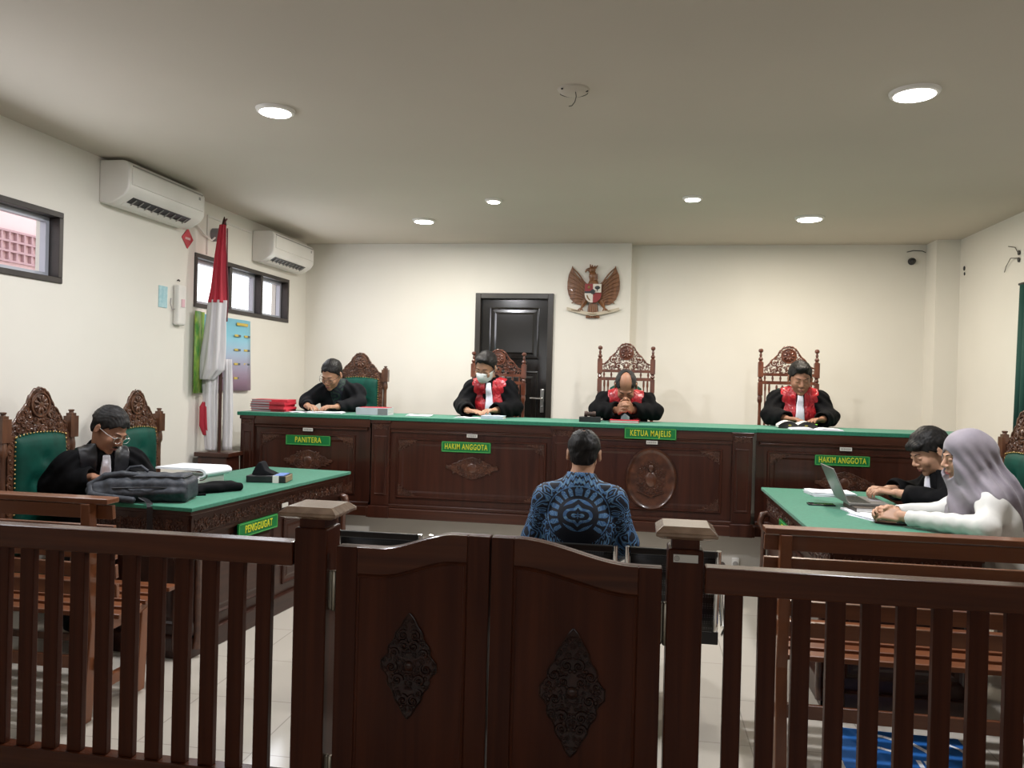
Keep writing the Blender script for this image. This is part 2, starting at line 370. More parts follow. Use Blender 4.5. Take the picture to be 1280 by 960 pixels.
def snet(name, F, lo, h):
    S = F < 0
    c = np.zeros(tuple(np.array(F.shape)-1), np.int8)
    for i in (0, 1):
        for j in (0, 1):
            for k in (0, 1):
                c += S[i:i+c.shape[0], j:j+c.shape[1], k:k+c.shape[2]]
    I, J, K = np.nonzero((c > 0) & (c < 8)); n = len(I)
    idx = np.full(c.shape, -1, np.int32); idx[I, J, K] = np.arange(n, dtype=np.int32)
    P = np.zeros((n, 3)); W = np.zeros(n)
    cor = [(i, j, k) for i in (0, 1) for j in (0, 1) for k in (0, 1)]
    for a in cor:
        for ax in range(3):
            if a[ax]: continue
            b = list(a); b[ax] = 1
            va = F[I+a[0], J+a[1], K+a[2]].astype(np.float64); vb = F[I+b[0], J+b[1], K+b[2]].astype(np.float64)
            mk = (va < 0) != (vb < 0)
            t = np.where(mk, va/np.where(mk, va-vb, 1), 0)
            q = np.array(a, float)[None, :].repeat(n, 0); q[:, ax] += t
            P += q*mk[:, None]; W += mk
    P = P/np.maximum(W, 1)[:, None] + np.stack([I, J, K], 1)
    P = P*h + np.array(lo)
    quads = []
    for ax in range(3):
        o1, o2 = [(1, 2), (2, 0), (0, 1)][ax]
        sh = list(F.shape); sA = [slice(None)]*3; sB = [slice(None)]*3
        sA[ax] = slice(0, sh[ax]-1); sB[ax] = slice(1, sh[ax])
        A = S[tuple(sA)]; B = S[tuple(sB)]
        i, j, k = np.nonzero(A != B); pos = np.stack([i, j, k], 1)
        ok = (pos[:, o1] > 0) & (pos[:, o2] > 0) & (pos[:, o1] < sh[o1]-1) & (pos[:, o2] < sh[o2]-1)
        pos = pos[ok]; inside = A[pos[:, 0], pos[:, 1], pos[:, 2]]
        def g(d1, d2):
            q = pos.copy(); q[:, o1] -= d1; q[:, o2] -= d2
            return idx[q[:, 0], q[:, 1], q[:, 2]]
        Q = np.stack([g(1, 1), g(0, 1), g(0, 0), g(1, 0)], 1)
        Q[~inside] = Q[~inside][:, ::-1]
        quads.append(Q)
    Q = np.concatenate(quads, 0); Q = Q[(Q >= 0).all(1)]
    me = bpy.data.meshes.new(name); me.vertices.add(n); me.vertices.foreach_set('co', P.astype(np.float32).ravel())
    m = len(Q); me.loops.add(m*4); me.loops.foreach_set('vertex_index', Q.astype(np.int32).ravel())
    me.polygons.add(m); me.polygons.foreach_set('loop_start', np.arange(0, m*4, 4, dtype=np.int32))
    try: me.polygons.foreach_set('loop_total', np.full(m, 4, dtype=np.int32))
    except Exception: pass
    me.update(calc_edges=True); me.shade_smooth(); return me
def wav(X, Y, Z, s=1.0):
    return (np.sin(X*31*s+3*np.sin(Z*17*s)+2*np.sin(Y*13*s))+np.sin(Z*37*s+2.5*np.sin(X*19*s)+Y*23*s)+np.sin(Y*41*s+2*np.sin(Z*29*s)))/3.0
A3 = lambda *p: np.array(p, dtype=np.float64)

def hand(S, wr, dr, nm, side, curl, sc_=1.0, spread=0.0):
    """palm, four fingers of their own lengths and a thumb that leaves the side of the palm; nm = direction the palm faces"""
    d = A3(*dr); d /= np.linalg.norm(d); nrm = A3(*nm); nrm -= d*(nrm@d); nrm /= np.linalg.norm(nrm)
    lat = np.cross(d, nrm)*side; q = sc_
    R = np.stack([lat, d, nrm], 1)                      # columns: across, along, palm normal
    wr = A3(*wr)
    pc = wr + d*0.052*q
    S.box(pc, (0.040*q, 0.048*q, 0.013*q), R.astype(np.float32), 0.012*q, 0.012)
    S.ell(wr+d*0.03*q+lat*0.026*q+nrm*0.008*q, (0.016*q, 0.030*q, 0.014*q), R.astype(np.float32), 0.008)
    for i, (off, ln) in enumerate(((0.030, 0.072), (0.0105, 0.080), (-0.0105, 0.074), (-0.030, 0.058))):
        p = wr + d*(0.094-0.006*abs(i-1))*q + lat*off*q
        a = math.radians(curl*0.55); rr = 0.0092*q; dd = d + lat*off*spread*6
        dd /= np.linalg.norm(dd)
        for j, (fr, r2) in enumerate(((0.46, 0.0088), (0.30, 0.0080), (0.24, 0.0070))):
            v = dd*math.cos(a)+nrm*math.sin(a); e = p + v*ln*fr*q
            S.cap(p, e, rr, r2*q, 0.003); p = e; rr = r2*q; a += math.radians(curl)
    p = wr + d*0.022*q + lat*0.032*q + nrm*0.004*q
    for (v, l, r1, r2) in ((d*0.72+lat*0.62+nrm*0.25, 0.040, 0.0125, 0.0105), (d*0.88+lat*0.20+nrm*0.42, 0.032, 0.0105, 0.0098), (d*0.88-lat*0.1+nrm*0.47, 0.024, 0.0098, 0.008)):
        v = v/np.linalg.norm(v); e = p+v*l*q; S.cap(p, e, r1*q, r2*q, 0.006); p = e

def person(name, label, cat, loc, rz, sp, group=None):
    t = thing(name, label, cat, loc, rz, group)
    P, C, N, H = [A3(*sp[k]) for k in 'PCNH']
    hs = sp.get('hs', 1.0); HR = rotm(*sp['HR']); g = sp.get('g', 1.0); sw = sp.get('sw', 0.17)
    tw = math.radians(sp.get('twist', 0)); ax = A3(math.cos(tw), math.sin(tw), 0)
    sd = sp.get('sd', 0.062); SL, SR = N+ax*sw+A3(0, 0.0, -sd), N-ax*sw+A3(0, 0.0, -sd)
    J = {k: A3(*sp[k]) for k in ('EL', 'ER', 'WL', 'WR', 'KL', 'KR', 'AL', 'AR')}
    h = sp.get('h', 0.006)
    allp = [P, C, N, H, SL, SR]+list(J.values())
    ext = 0.26 if sp.get('tall', 1) else 0.2
    lo = np.min(allp, 0)-0.24; hi = np.max(allp, 0)+0.24; lo[2] = max(lo[2], 0.0)-0.01; hi[2] = H[2]+0.17*hs
    hl = lambda x, y, z: H + HR.astype(np.float64) @ (A3(x, y, z)*hs)
    # ---- body
    B = SDF(lo, hi, h)
    mid = (P*0.55+C*0.45)
    B.ell(P, (0.165*g, 0.125*g, 0.12), None, 0.03); B.ell(mid, (0.148*g, 0.115*g, 0.15), None, 0.05)
    B.ell(C, (0.162*g, 0.112*g, 0.165), None, 0.05); B.cap(SL, N, 0.050, 0.050, 0.04); B.cap(N, SR, 0.050, 0.050, 0.04)
    B.cap(N-A3(0, 0, 0.03), hl(0, 0.022, -0.05), 0.055*g, 0.052*hs, 0.025)
    for s in 'LR':
        sgn = 1 if s == 'L' else -1; Sh = SL if s == 'L' else SR
        E_, W_ = J['E'+s], J['W'+s]
        B.cap(Sh, E_, 0.052*g, 0.042*g, 0.03); B.cap(E_, W_, 0.042*g, 0.027, 0.02)
        hd = sp['hand'+s]
        hand(B, W_, hd['d'], hd['n'], hd.get('side', -sgn), hd.get('curl', 25), hd.get('s', 1.0), hd.get('spread', 0))
        hip = P+ax*0.09*sgn+A3(0, -0.02, -0.01)
        B.cap(hip, J['K'+s], 0.085*g, 0.058, 0.03); B.cap(J['K'+s], J['A'+s], 0.055, 0.038, 0.02)
        fd = A3(*sp.get('foot', (0, -1, 0)))
        B.cap(J['A'+s]-A3(0, 0, 0.03), J['A'+s]-A3(0, 0, 0.045)+fd*0.16, 0.034, 0.026, 0.02)
    # head
    def he(c, r, k=0.01, op='u', R=None):
        B.ell(hl(*c), [q*hs for q in r], HR if R is None else (HR@R), k*hs, op)
    def hc(a, b, ra, rb, k=0.008, op='u'): B.cap(hl(*a), hl(*b), ra*hs, rb*hs, k*hs, op)
    fw = sp.get('fw', 1.0)
    he((0, 0.018, 0.028), (0.074, 0.094, 0.080)); he((0, -0.022, -0.028), (0.061*fw, 0.068, 0.083), 0.02)
    he((0, -0.036, -0.078), (0.047*fw, 0.046, 0.040), 0.02); he((0, -0.074, -0.105), (0.021*fw, 0.016, 0.016), 0.014)
    he((0, -0.079, 0.014), (0.046, 0.013, 0.011), 0.012)
    for s in (1, -1):
        he((s*0.036*fw, -0.068, -0.036), (0.022, 0.017, 0.022), 0.024)
        he((s*0.031, -0.100, -0.003), (0.016, 0.011, 0.009), 0.010, 'c')
        he((s*0.031, -0.0815, -0.004), (0.0145, 0.0105, 0.0105), 0.003)          # closed lids over the eyeball
        he((s*0.079, 0.012, -0.012), (0.009, 0.020, 0.031), 0.006, 'u', rotm(0, s*18, 0))
        he((s*0.090, 0.006, -0.010), (0.006, 0.010, 0.018), 0.004, 'c')
        he((s*0.0125, -0.098, -0.038), (0.010, 0.011, 0.008), 0.006)
    hc((0, -0.084, 0.006), (0, -0.109, -0.030), 0.0080, 0.0115, 0.010)
    he((0, -0.091, -0.066), (0.024, 0.010, 0.011), 0.010)
    he((0, -0.103, -0.0705), (0.016, 0.006, 0.0012), 0.002, 'c')
    body = link('body', B.mesh('body'), sp['skin'], t)
    # head-frame coordinates on a fine local grid
    G = SDF(H-0.2*hs, H+0.2*hs, 0.004)
    X, Y, Z = G.axes()
    x, y, z = X-np.float32(H[0]), Y-np.float32(H[1]), Z-np.float32(H[2])
    hx = (HR[0, 0]*x+HR[1, 0]*y+HR[2, 0]*z)/hs; hy = (HR[0, 1]*x+HR[1, 1]*y+HR[2, 1]*z)/hs; hz = (HR[0, 2]*x+HR[1, 2]*y+HR[2, 2]*z)/hs
    def ge(c, r, k=0.01, op='u'): G.ell(hl(*c), [q*hs for q in r], HR, k*hs, op)
    if sp.get('hair', 1):
        th = sp.get('hair_t', 0.010)*0.8
        ge((0, 0.018, 0.030), (0.074+th, 0.094+th, 0.080+th*1.2)); ge((0, 0.03, -0.03), (0.062+th*.6, 0.062+th*.6, 0.06), 0.02)
        if sp.get('fringe'):
            ge((0.01, -0.072, 0.062), (0.058, 0.028, 0.026), 0.015); ge((-0.03, -0.07, 0.05), (0.03, 0.02, 0.026), 0.012)
        if sp.get('quiff'): ge((0.0, -0.055, 0.088), (0.052, 0.038, 0.026), 0.02)
        F = G.F + np.float32(0.0012)*(np.sin(hx*260+6*np.sin(hz*40))*np.sin(hy*90+3*np.sin(hx*70)))+np.float32(0.003)*wav(hx, hy, hz, 2.2)+np.float32(0.0007)*np.sin(hx*420+hz*160+9*np.sin(hy*30))
        fr = sp.get('hairline', 0.060)
        xs = [-0.14, -0.085, -0.062, -0.045, -0.020, 0.000, 0.014, 0.035, 0.06, 0.14]
        zs = [fr, fr, fr-0.004, fr-0.022, 0.008, -0.012, 0.026, -0.035, -0.070, -0.085]
        if sp.get('fringe'): zs[0:4] = [0.048, 0.046, 0.038, 0.028]
        zl = np.interp(hy.ravel(), xs, zs).reshape(hy.shape).astype(np.float32)
        zl = zl + np.where(hy < -0.04, (np.abs(hx)**2)*(-3.0) + 0.004*np.sin(hx*130), 0).astype(np.float32)
        F = smax(F, (zl-hz)*0.8*hs, 0.006)
        for (c, r) in sp.get('bald', []):
            k0 = np.sqrt(((hx-c[0])/r[0])**2+((hy-c[1])/r[1])**2+((hz-c[2])/r[2])**2)
            F = smax(F, (1-k0)*min(r)*hs + 0.002*np.sin(hx*300)*np.sin(hy*300), 0.004)
        link('hair', G.mesh('hair', F), sp.get('hairmat', HAIR), t)
    # brows, lash line, lips
    for s in (1, -1):
        bm = MB(); bm.tube([hl(s*(0.014+0.034*f), -0.0925+0.014*f*f+0.003*f, 0.0145+0.006*math.sin(PI*f*0.8)) for f in [i/8 for i in range(9)]], [0.0022*hs*(1.15-0.7*abs(f-0.35)) for f in [i/8 for i in range(9)]], 6)
        bm.obj('eyebrow', sp.get('hairmat', HAIR) if sp.get('hair', 1) else HAIR, t, 60)
    for s in (1, -1):
        ey = MB(); ey.tube([hl(s*(0.0185+0.026*f), -0.0905+0.006*(2*f-1)**2+0.004*f, -0.0075-0.0035*math.sin(PI*f)) for f in [i/8 for i in range(9)]], 0.0013*hs, 5)
        ey.obj('eyelashes', BLACK, t, 60)
    if not sp.get('mask'):
        lm = MB()
        for (zz, rz_, yy) in ((-0.0665, 0.0034, -0.0995), (-0.0745, 0.0042, -0.0985)):
            lm.tube([hl(0.021*f, yy+0.009*f*f, zz-0.0030*f*f) for f in [i/6-1 for i in range(13)]], [rz_*hs*max(0.25, math.cos(f*1.35)) for f in [i/6-1 for i in range(13)]], 7)
        lm.obj('lips', sp.get('lip', LIP), t, 60)
    if sp.get('moustache'):
        mm = MB(); mm.tube([hl(0.024*f, -0.1015+0.009*f*f, -0.0565-0.006*abs(f)) for f in [i/6-1 for i in range(13)]], [0.0045*hs*max(0.3, math.cos(f*1.3)) for f in [i/6-1 for i in range(13)]], 7)
        mm.obj('moustache', HAIR, t, 60)
    if sp.get('glasses'):
        gm = MB()
        for s in (1, -1):
            pts = []
            for i in range(20):
                a = 2*PI*i/20; ca, sa = math.cos(a), math.sin(a)
                q = (abs(ca)**3+abs(sa)**3)**(-1/3.)
                pts.append(hl(s*0.033+0.025*q*ca, -0.108+0.006*(abs(s*0.033+0.025*q*ca)/0.058)**2, -0.008+0.018*q*sa))
            gm.tube(pts, 0.0016*hs, 5, True)
            gm.tube([hl(s*0.058, -0.102, 0.0), hl(s*0.078, -0.06, 0.0), hl(s*0.0835, 0.012, 0.0)], 0.0015*hs, 5)
        gm.tube([hl(-0.009, -0.110, 0), hl(0, -0.113, 0.003), hl(0.009, -0.110, 0)], 0.0015*hs, 5)
        gm.obj('eyeglasses', sp['glasses'], t, 60)
    if sp.get('mask'):
        M = SDF(H-0.2*hs, H+0.2*hs, 0.004); o = 0.007
        for (c, r, k) in (((0, -0.022, -0.03), (0.061, 0.068, 0.083), 0.01), ((0, -0.036, -0.08), (0.047, 0.046, 0.045), 0.02), ((0, -0.085, -0.045), (0.030, 0.036, 0.036), 0.03)):
            M.ell(hl(*c), [(q+o)*hs for q in r], HR, k)
        F = smax(M.F, (hz+0.010+0.2*np.abs(hx))*hs, 0.003); F = smax(F, (hy+0.012)*hs, 0.003); F = smax(F, (-0.125-hz)*hs, 0.003)
        mk = link('face_mask', M.mesh('face_mask', F), pmat('white_mask_fabric', (0.62, 0.66, 0.64), 0.8), t)
        ms = MB()
        for s in (1, -1):
            ms.tube([hl(s*0.062, -0.03, -0.035), hl(s*0.080, 0.0, -0.012), hl(s*0.084, 0.03, -0.01)], 0.0015, 5)
            ms.tube([hl(s*0.055, -0.03, -0.09), hl(s*0.072, 0.0, -0.05), hl(s*0.084, 0.03, -0.015)], 0.0015, 5)
        ms.obj('ear_loops', pmat('white_mask_fabric', (0.6, 0.6, 0.6)), mk)
    # ---- clothes
    kind = sp['cloth']; th = {'robe': 0.030, 'suit': 0.024, 'shirt': 0.018, 'blouse': 0.028}[kind]
    K = SDF(lo, hi, h)
    K.ell(P, (0.165*g+th, 0.125*g+th, 0.12+th), None, 0.03); K.ell(mid, (0.150*g+th, 0.118*g+th, 0.15+th), None, 0.05)
    K.ell(C, (0.162*g+th, 0.112*g+th, 0.165+th*0.5), None, 0.05); K.cap(SL, N-A3(0, 0, 0.02), 0.052+th*0.8, 0.052+th*0.8, 0.04); K.cap(N-A3(0, 0, 0.02), SR, 0.052+th*0.8, 0.052+th*0.8, 0.04)
    K.cap(N-A3(0, 0, 0.05), N*0.7+hl(0, 0.022, -0.05)*0.3, 0.072*g+th*0.5, 0.060*g+th*0.3, 0.03)
    KT = K.F.copy()
    up, lowr, cf = {'robe': (0.070, 0.062, 0.068), 'suit': (0.070, 0.060, 0.046), 'shirt': (0.068, 0.056, 0.045), 'blouse': (0.066, 0.058, 0.042)}[kind]
    cl = sp.get('cuff', 0.9)
    for s in 'LR':
        Sh = SL if s == 'L' else SR; E_, W_ = J['E'+s], J['W'+s]; We = E_+(W_-E_)*cl
        K.cap(Sh, E_, up*g, lowr*g, 0.035); K.cap(E_, We, lowr*g, cf, 0.03)
    if kind == 'robe':
        for s in 'LR':
            sgn = 1 if s == 'L' else -1; hip = P+ax*0.09*sgn
            K.cap(hip, J['K'+s], 0.12, 0.105, 0.07); K.cap(J['K'+s], J['A'+s]+A3(0, 0, 0.10), 0.105, 0.11, 0.07)
    amp = {'robe': 0.007, 'suit': 0.0035, 'shirt': 0.003, 'blouse': 0.005}[kind]
    X, Y, Z = K.axes()
    nz_ = (np.float32(amp)*wav(X, Y, Z, sp.get('fs', 0.75))).astype(np.float32); K.F += nz_; KT += nz_
    if kind in ('robe', 'suit'): q_ = np.float32(0.0035)*np.sin(np.abs(X)*75+Z*52+2.5*np.sin(Z*14+Y*9)+Y*30); K.F += q_
    if kind == 'blouse':
        K.F += np.float32(0.003)*np.sin(X*70+Y*45+Z*38)
    dirn = lambda s: (J['W'+s]-J['E'+s])/np.linalg.norm(J['W'+s]-J['E'+s])
    for s in 'LR':
        We = J['E'+s]+(J['W'+s]-J['E'+s])*cl; e = We+dirn(s)*cf*0.75
        K.cap(We+dirn(s)*cf*0.35, e+dirn(s)*0.06, cf*0.70, cf*1.3, 0.004, 'c')
    K.cap(N+A3(0, -0.0, 0.0), hl(0, 0.02, -0.02), 0.058*g, 0.075*hs, 0.004, 'c')
    K.ell(hl(0, -0.02, -0.02), (0.075*hs, 0.085*hs, 0.1*hs), HR, 0.006, 'c')
    if kind != 'robe':
        K.F = np.maximum(K.F, np.float32(P[2]-0.10)-Z)
    cname = {'robe': 'robe', 'suit': 'suit_jacket', 'shirt': 'batik_shirt', 'blouse': 'blouse'}[kind]
    rb = link(cname, K.mesh(cname), sp['cmat'], t)
    zN, yC = float(N[2]), float(C[1]); xN = float(N[0]); tx = (float(C[0])-xN)/(float(C[2])-zN+1e-6)
    xc = X - (xN + (Z-zN)*tx)
    if tw: xc = xc*math.cos(tw)+(Y-yC)*math.sin(tw)
    nkd = np.sqrt((X-N[0])**2+(Y-N[1])**2).astype(np.float32)
    if sp.get('panel'):      # satin chest panels
        pm, w0, w1, inner, pname = sp['panel']
        zb = zN-0.40
        wd = w0+(w1-w0)*np.clip((zN-Z)/0.4, 0, 1)
        F = KT-0.008
        F = smax(F, np.abs(xc)-wd, 0.003); F = np.maximum(F, zb-Z); F = np.maximum(F, inner+0.0*Z-np.abs(xc))
        F = smax(F, Y-np.float32(N[1]+0.035), 0.003); F = smax(F, 0.088-nkd+0*Z, 0.003)
        link(pname, K.mesh(pname, F), pm, rb)
    if sp.get('jabot'):
        F = KT-0.016-0.0012*np.sin(xc*520)
        F = smax(F, np.abs(xc)-(0.020+0.085*np.clip(zN-0.02-Z, 0, 1)), 0.002); F = np.maximum(F, Z-(zN-0.005)); F = np.maximum(F, (zN-0.33)-Z)
        F = np.maximum(F, Y-np.float32(yC))
        link('white_neck_bands', K.mesh('bands', F), JABOT, t)
    if sp.get('vshirt'):
        F = KT-0.004
        F = smax(F, np.abs(xc)-(0.070-0.20*np.clip(zN-Z, 0, 0.35)), 0.002); F = np.maximum(F, Z-(zN+0.06)); F = np.maximum(F, (zN-0.33)-Z)
        F = np.maximum(F, Y-np.float32(yC+0.02))
        link('dark_green_shirt', K.mesh('vshirt', F), sp['vshirt'], t)
    if kind != 'robe':
        T = SDF((lo[0], lo[1], lo[2]), (hi[0], hi[1], P[2]+0.16), 0.008)
        T.ell(P, (0.175*g, 0.135*g, 0.125), None, 0.03)
        for s in 'LR':
            sgn = 1 if s == 'L' else -1; hip = P+ax*0.09*sgn+A3(0, -0.02, -0.01)
            T.cap(hip, J['K'+s], 0.098*g, 0.075, 0.03); T.cap(J['K'+s], J['A'+s], 0.075, 0.062, 0.02)
        XX, YY, ZZ = T.axes(); T.F += 0.003*wav(XX, YY, ZZ, 0.8)
        link('trousers' if kind != 'blouse' else 'long_skirt', T.mesh('trousers'), TROUS, t)
    S2 = SDF((lo[0], lo[1], -0.01), (hi[0], hi[1], 0.2), 0.006)
    for s in 'LR':
        fd = A3(*sp.get('foot', (0, -1, 0))); a = J['A'+s]
        S2.cap(A3(a[0], a[1], 0.045), A3(a[0], a[1], 0.036)+fd*0.17, 0.044, 0.036, 0.02); S2.cap(A3(a[0], a[1], 0.05), A3(a[0], a[1], 0.11), 0.043, 0.045, 0.02)
    XX, YY, ZZ = S2.axes(); S2.F = np.maximum(S2.F, 0.002-ZZ+0*S2.F)
    link('shoes', S2.mesh('shoes'), SHOE, t)
    if sp.get('hijab'):
        Q = SDF((lo[0], lo[1], C[2]-0.22), hi, 0.005)
        q = lambda c, r, k=0.02, op='u': Q.ell(hl(*c), [v*hs for v in r], HR, k, op)
        q((0, 0.026, 0.030), (0.092, 0.118, 0.102)); q((0, 0.000, -0.05), (0.088, 0.105, 0.10), 0.03)
        Q.cap(hl(0, 0.01, -0.08), N+A3(0, 0.0, -0.02), 0.095, 0.13, 0.04)
        Q.cap(SL*0.75+N*0.25+A3(0, 0.01, 0.01), SR*0.75+N*0.25+A3(0, 0.01, 0.01), 0.082, 0.082, 0.07)
        Q.ell(C+A3(0, 0.065, 0.05), (0.13, 0.080, 0.17), None, 0.07)
        Q.cap(hl(0, 0.095, -0.02), C+A3(0, 0.095, 0.05), 0.065, 0.075, 0.07)
        Q.cap(hl(0, -0.045, -0.115), C+A3(0, -0.135, -0.02), 0.045, 0.075, 0.05)
        Q.cap(hl(0.05, -0.03, -0.10), C+A3(0.06, -0.125, -0.10), 0.04, 0.045, 0.04)
        XX, YY, ZZ = Q.axes()
        ang = np.arctan2(XX-N[0]+0*ZZ, -(YY-N[1])+0*ZZ)
        dz = np.clip((H[2]-0.02-ZZ)/0.15, 0, 1)
        Q.F = Q.F + (0.0055*np.sin(YY*105+ZZ*48+2.0*np.sin(ZZ*11))*np.clip((H[2]+0.07-ZZ)/0.1, 0, 1)+0.010*np.sin(ang*9+ZZ*24+3.0*np.sin(YY*9))*dz + 0.003*wav(XX, YY, ZZ, 0.9)).astype(np.float32)
        q((0, -0.105, -0.028), (0.055, 0.072, 0.074), 0.006, 'c')
        link('hijab', Q.mesh('hijab'), HIJAB, t)
    return t
# ------------------------------------------------------------------ setting
XL, XR, YB, YR, ZC = -3.54, 2.88, 8.2, -2.6, 2.92
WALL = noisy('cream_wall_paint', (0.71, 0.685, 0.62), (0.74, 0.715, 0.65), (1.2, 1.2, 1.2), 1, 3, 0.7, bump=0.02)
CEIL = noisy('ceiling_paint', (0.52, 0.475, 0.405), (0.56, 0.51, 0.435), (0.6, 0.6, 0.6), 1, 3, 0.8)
PLAT = noisy('platform_paint', (0.50, 0.47, 0.42), (0.55, 0.52, 0.47), (2, 2, 2), 1, 3, 0.55)
def floor_mat():
    m = pmat('glossy_cream_floor_tile', (0.6, 0.57, 0.5), 0.12, spec=0.5); b = m.node_tree.nodes['Principled BSDF']
    tc = nd(m, 'ShaderNodeTexCoord'); br = nd(m, 'ShaderNodeTexBrick'); br.offset = 0.0
    br.inputs['Scale'].default_value = 1.0; br.inputs['Brick Width'].default_value = 0.5; br.inputs['Row Height'].default_value = 0.5
    br.inputs['Mortar Size'].default_value = 0.003; br.inputs['Color1'].default_value = (0.47, 0.435, 0.375, 1); br.inputs['Color2'].default_value = (0.50, 0.46, 0.40, 1)
    br.inputs['Mortar'].default_value = (0.33, 0.305, 0.265, 1)
    lk(m, tc.outputs['Object'], br.inputs['Vector']); lk(m, br.outputs['Color'], b.inputs['Base Color']); return m
struct('floor', MB().box(XL-0.2, XR+0.2, YR-0.2, YB+0.2, -0.12, 0), floor_mat())
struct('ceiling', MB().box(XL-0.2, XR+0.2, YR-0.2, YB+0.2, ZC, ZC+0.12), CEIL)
struct('wall_right', MB().box(XR, XR+0.18, YR, YB, 0, ZC), WALL)
struct('wall_back', MB().box(XL, XR, YB, YB+0.15, 0, ZC), WALL)
struct('wall_front', MB().box(XL, XR, YR-0.15, YR, 0, ZC), WALL)
# the door part of the back wall stands a little proud; the opening holds door_1
mb = MB()
X0, X1, DZ, DX0, DX1, YF = XL, -0.115, 2.41, -1.69, -0.885, 8.08
mb.box(X0, DX0, YF, YB, 0, ZC); mb.box(DX1, X1, YF, YB, 0, ZC); mb.box(DX0, DX1, YF, YB, DZ, ZC)
struct('wall_back_left', mb, WALL)
struct('trim_1', MB().box(2.675, XR, 7.92, YB, 0, ZC), WALL)
# left wall with the two high windows
WZ0, WZ1 = 2.045, 2.48
wins = [(2.45, 4.43), (5.91, 7.64)]
mb = MB(); y = YR
for a, b in wins:
    mb.box(XL-0.18, XL, y, a, 0, ZC); mb.box(XL-0.18, XL, a, b, 0, WZ0); mb.box(XL-0.18, XL, a, b, WZ1, ZC); y = b
mb.box(XL-0.18, XL, y, YB, 0, ZC); struct('wall_left', mb, WALL)
for i, (a, b) in enumerate(wins):
    e = bpy.data.objects.new('window_%d' % (i+1), None); COL.objects.link(e); e.location = (XL, (a+b)/2, WZ0); e['kind'] = 'structure'
    def sub(name, mb, mat, bev=0):
        o = mb.obj(name, mat, e, None, bev); o.matrix_parent_inverse = Matrix.Translation(-e.location); return o
    fr = MB(); t = 0.035
    fr.box(XL-0.12, XL+0.012, a, b, WZ1-t, WZ1); fr.box(XL-0.12, XL+0.012, a, b, WZ0, WZ0+t)
    fr.box(XL-0.12, XL+0.012, a, a+t, WZ0+t, WZ1-t); fr.box(XL-0.12, XL+0.012, b-t, b, WZ0+t, WZ1-t)
    n = 3; L = (b-a)/n
    for k in range(1, n): fr.box(XL-0.12, XL+0.006, a+L*k-0.02, a+L*k+0.02, WZ0+t, WZ1-t)
    sub('window_frame', fr, DARKFR, 0.003)
    for k in range(n):
        y0, y1 = a+L*k+(t if k == 0 else 0.02), a+L*(k+1)-(t if k == n-1 else 0.02); z0, z1 = WZ0+t, WZ1-t
        s_ = MB(); q = 0.028
        s_.box(XL-0.10, XL-0.06, y0, y1, z1-q, z1); s_.box(XL-0.10, XL-0.06, y0, y1, z0, z0+q); s_.box(XL-0.10, XL-0.06, y0, y0+q, z0+q, z1-q); s_.box(XL-0.10, XL-0.06, y1-q, y1, z0+q, z1-q)
        sub('window_sash', s_, pmat('grey_aluminium', (0.42, 0.44, 0.50), 0.4, 0.3))
        sub('window_pane', MB().box(XL-0.083, XL-0.078, y0+q, y1-q, z0+q, z1-q), GLASS)
# what stands outside the first window: a pale pink house wall with a vent block screen
mb = MB(); mb.box(-6.6, -6.3, 0.2, 8.6, 0.0, 3.3)
hs_ = thing('neighbouring_house', 'pale pink house wall seen through the near left window', 'building', (-6.6, 5, 0))
def keep(o, e): o.matrix_parent_inverse = Matrix.Translation(-e.location); return o
keep(mb.obj('house_wall', pmat('pink_render', (0.72, 0.50, 0.50), 0.8), hs_), hs_)
mb = MB()
for k in range(14): mb.box(-6.3, -6.26, 6.6+k*0.1, 6.62+k*0.1, 2.58, 2.9)
for k in range(4): mb.box(-6.3, -6.255, 6.6, 7.92, 2.58+k*0.1, 2.60+k*0.1)
keep(mb.obj('vent_screen', pmat('pinkish_brick', (0.42, 0.26, 0.28), 0.8), hs_), hs_)
struct('wall_outside_ground', MB().box(-9, XL-0.2, -3, 10, -0.15, -0.02), pmat('pale_concrete', (0.5, 0.48, 0.45), 0.9))

# dais
struct('floor_dais', MB().box(XL, XR, 6.235, YB, 0, 0.44), PLAT, None, None, 0.006)
# door
e = bpy.data.objects.new('door_1', None); COL.objects.link(e); e.location = (-1.29, 8.1, 0.44); e['kind'] = 'structure'
BDOOR = noisy('black_brown_door_paint', (0.006, 0.0055, 0.005), (0.012, 0.010, 0.009), (5, 5, 1), 1, 3, 0.16, 0.6)
fr = MB(); fw_ = 0.055
fr.box(DX0, DX0+fw_, 8.055, 8.2, 0.44, DZ); fr.box(DX1-fw_, DX1, 8.055, 8.2, 0.44, DZ); fr.box(DX0+fw_, DX1-fw_, 8.055, 8.2, DZ-fw_, DZ)
keep(fr.obj('door_frame', noisy('dark_frame_wood', (0.018, 0.014, 0.010), (0.03, 0.024, 0.018), (9, 9, 2), 1, 3, 0.35), e, None, 0.004), e)
lf = MB(); a, b = DX0+fw_, DX1-fw_
lf.box(a, b, 8.12, 8.16, 0.44, DZ-fw_)
for z0, z1 in ((0.58, 1.62), (1.74, 2.27)):
    lf.panel(a+0.09, b-0.09, z0, z1, [(0, 8.121), (0.0, 8.112), (0.012, 8.108), (0.022, 8.119), (0.05, 8.118), (0.07, 8.110)])
keep(lf.obj('door_leaf', BDOOR, e), e)
hp = MB(); hp.box(b-0.062, b-0.022, 8.108, 8.12, 1.20, 1.44)
keep(hp.obj('handle_plate', STEEL, e, None, 0.006), e)
hh = MB(); hh.tube([(b-0.042, 8.11, 1.345), (b-0.042, 8.068, 1.345), (b-0.06, 8.062, 1.345), (b-0.165, 8.062, 1.347)], 0.009, 8); hh.ell((b-0.042, 8.104, 1.26), (0.011, 0.008, 0.011))
keep(hh.obj('door_handle', CHROME, e, 60), e)

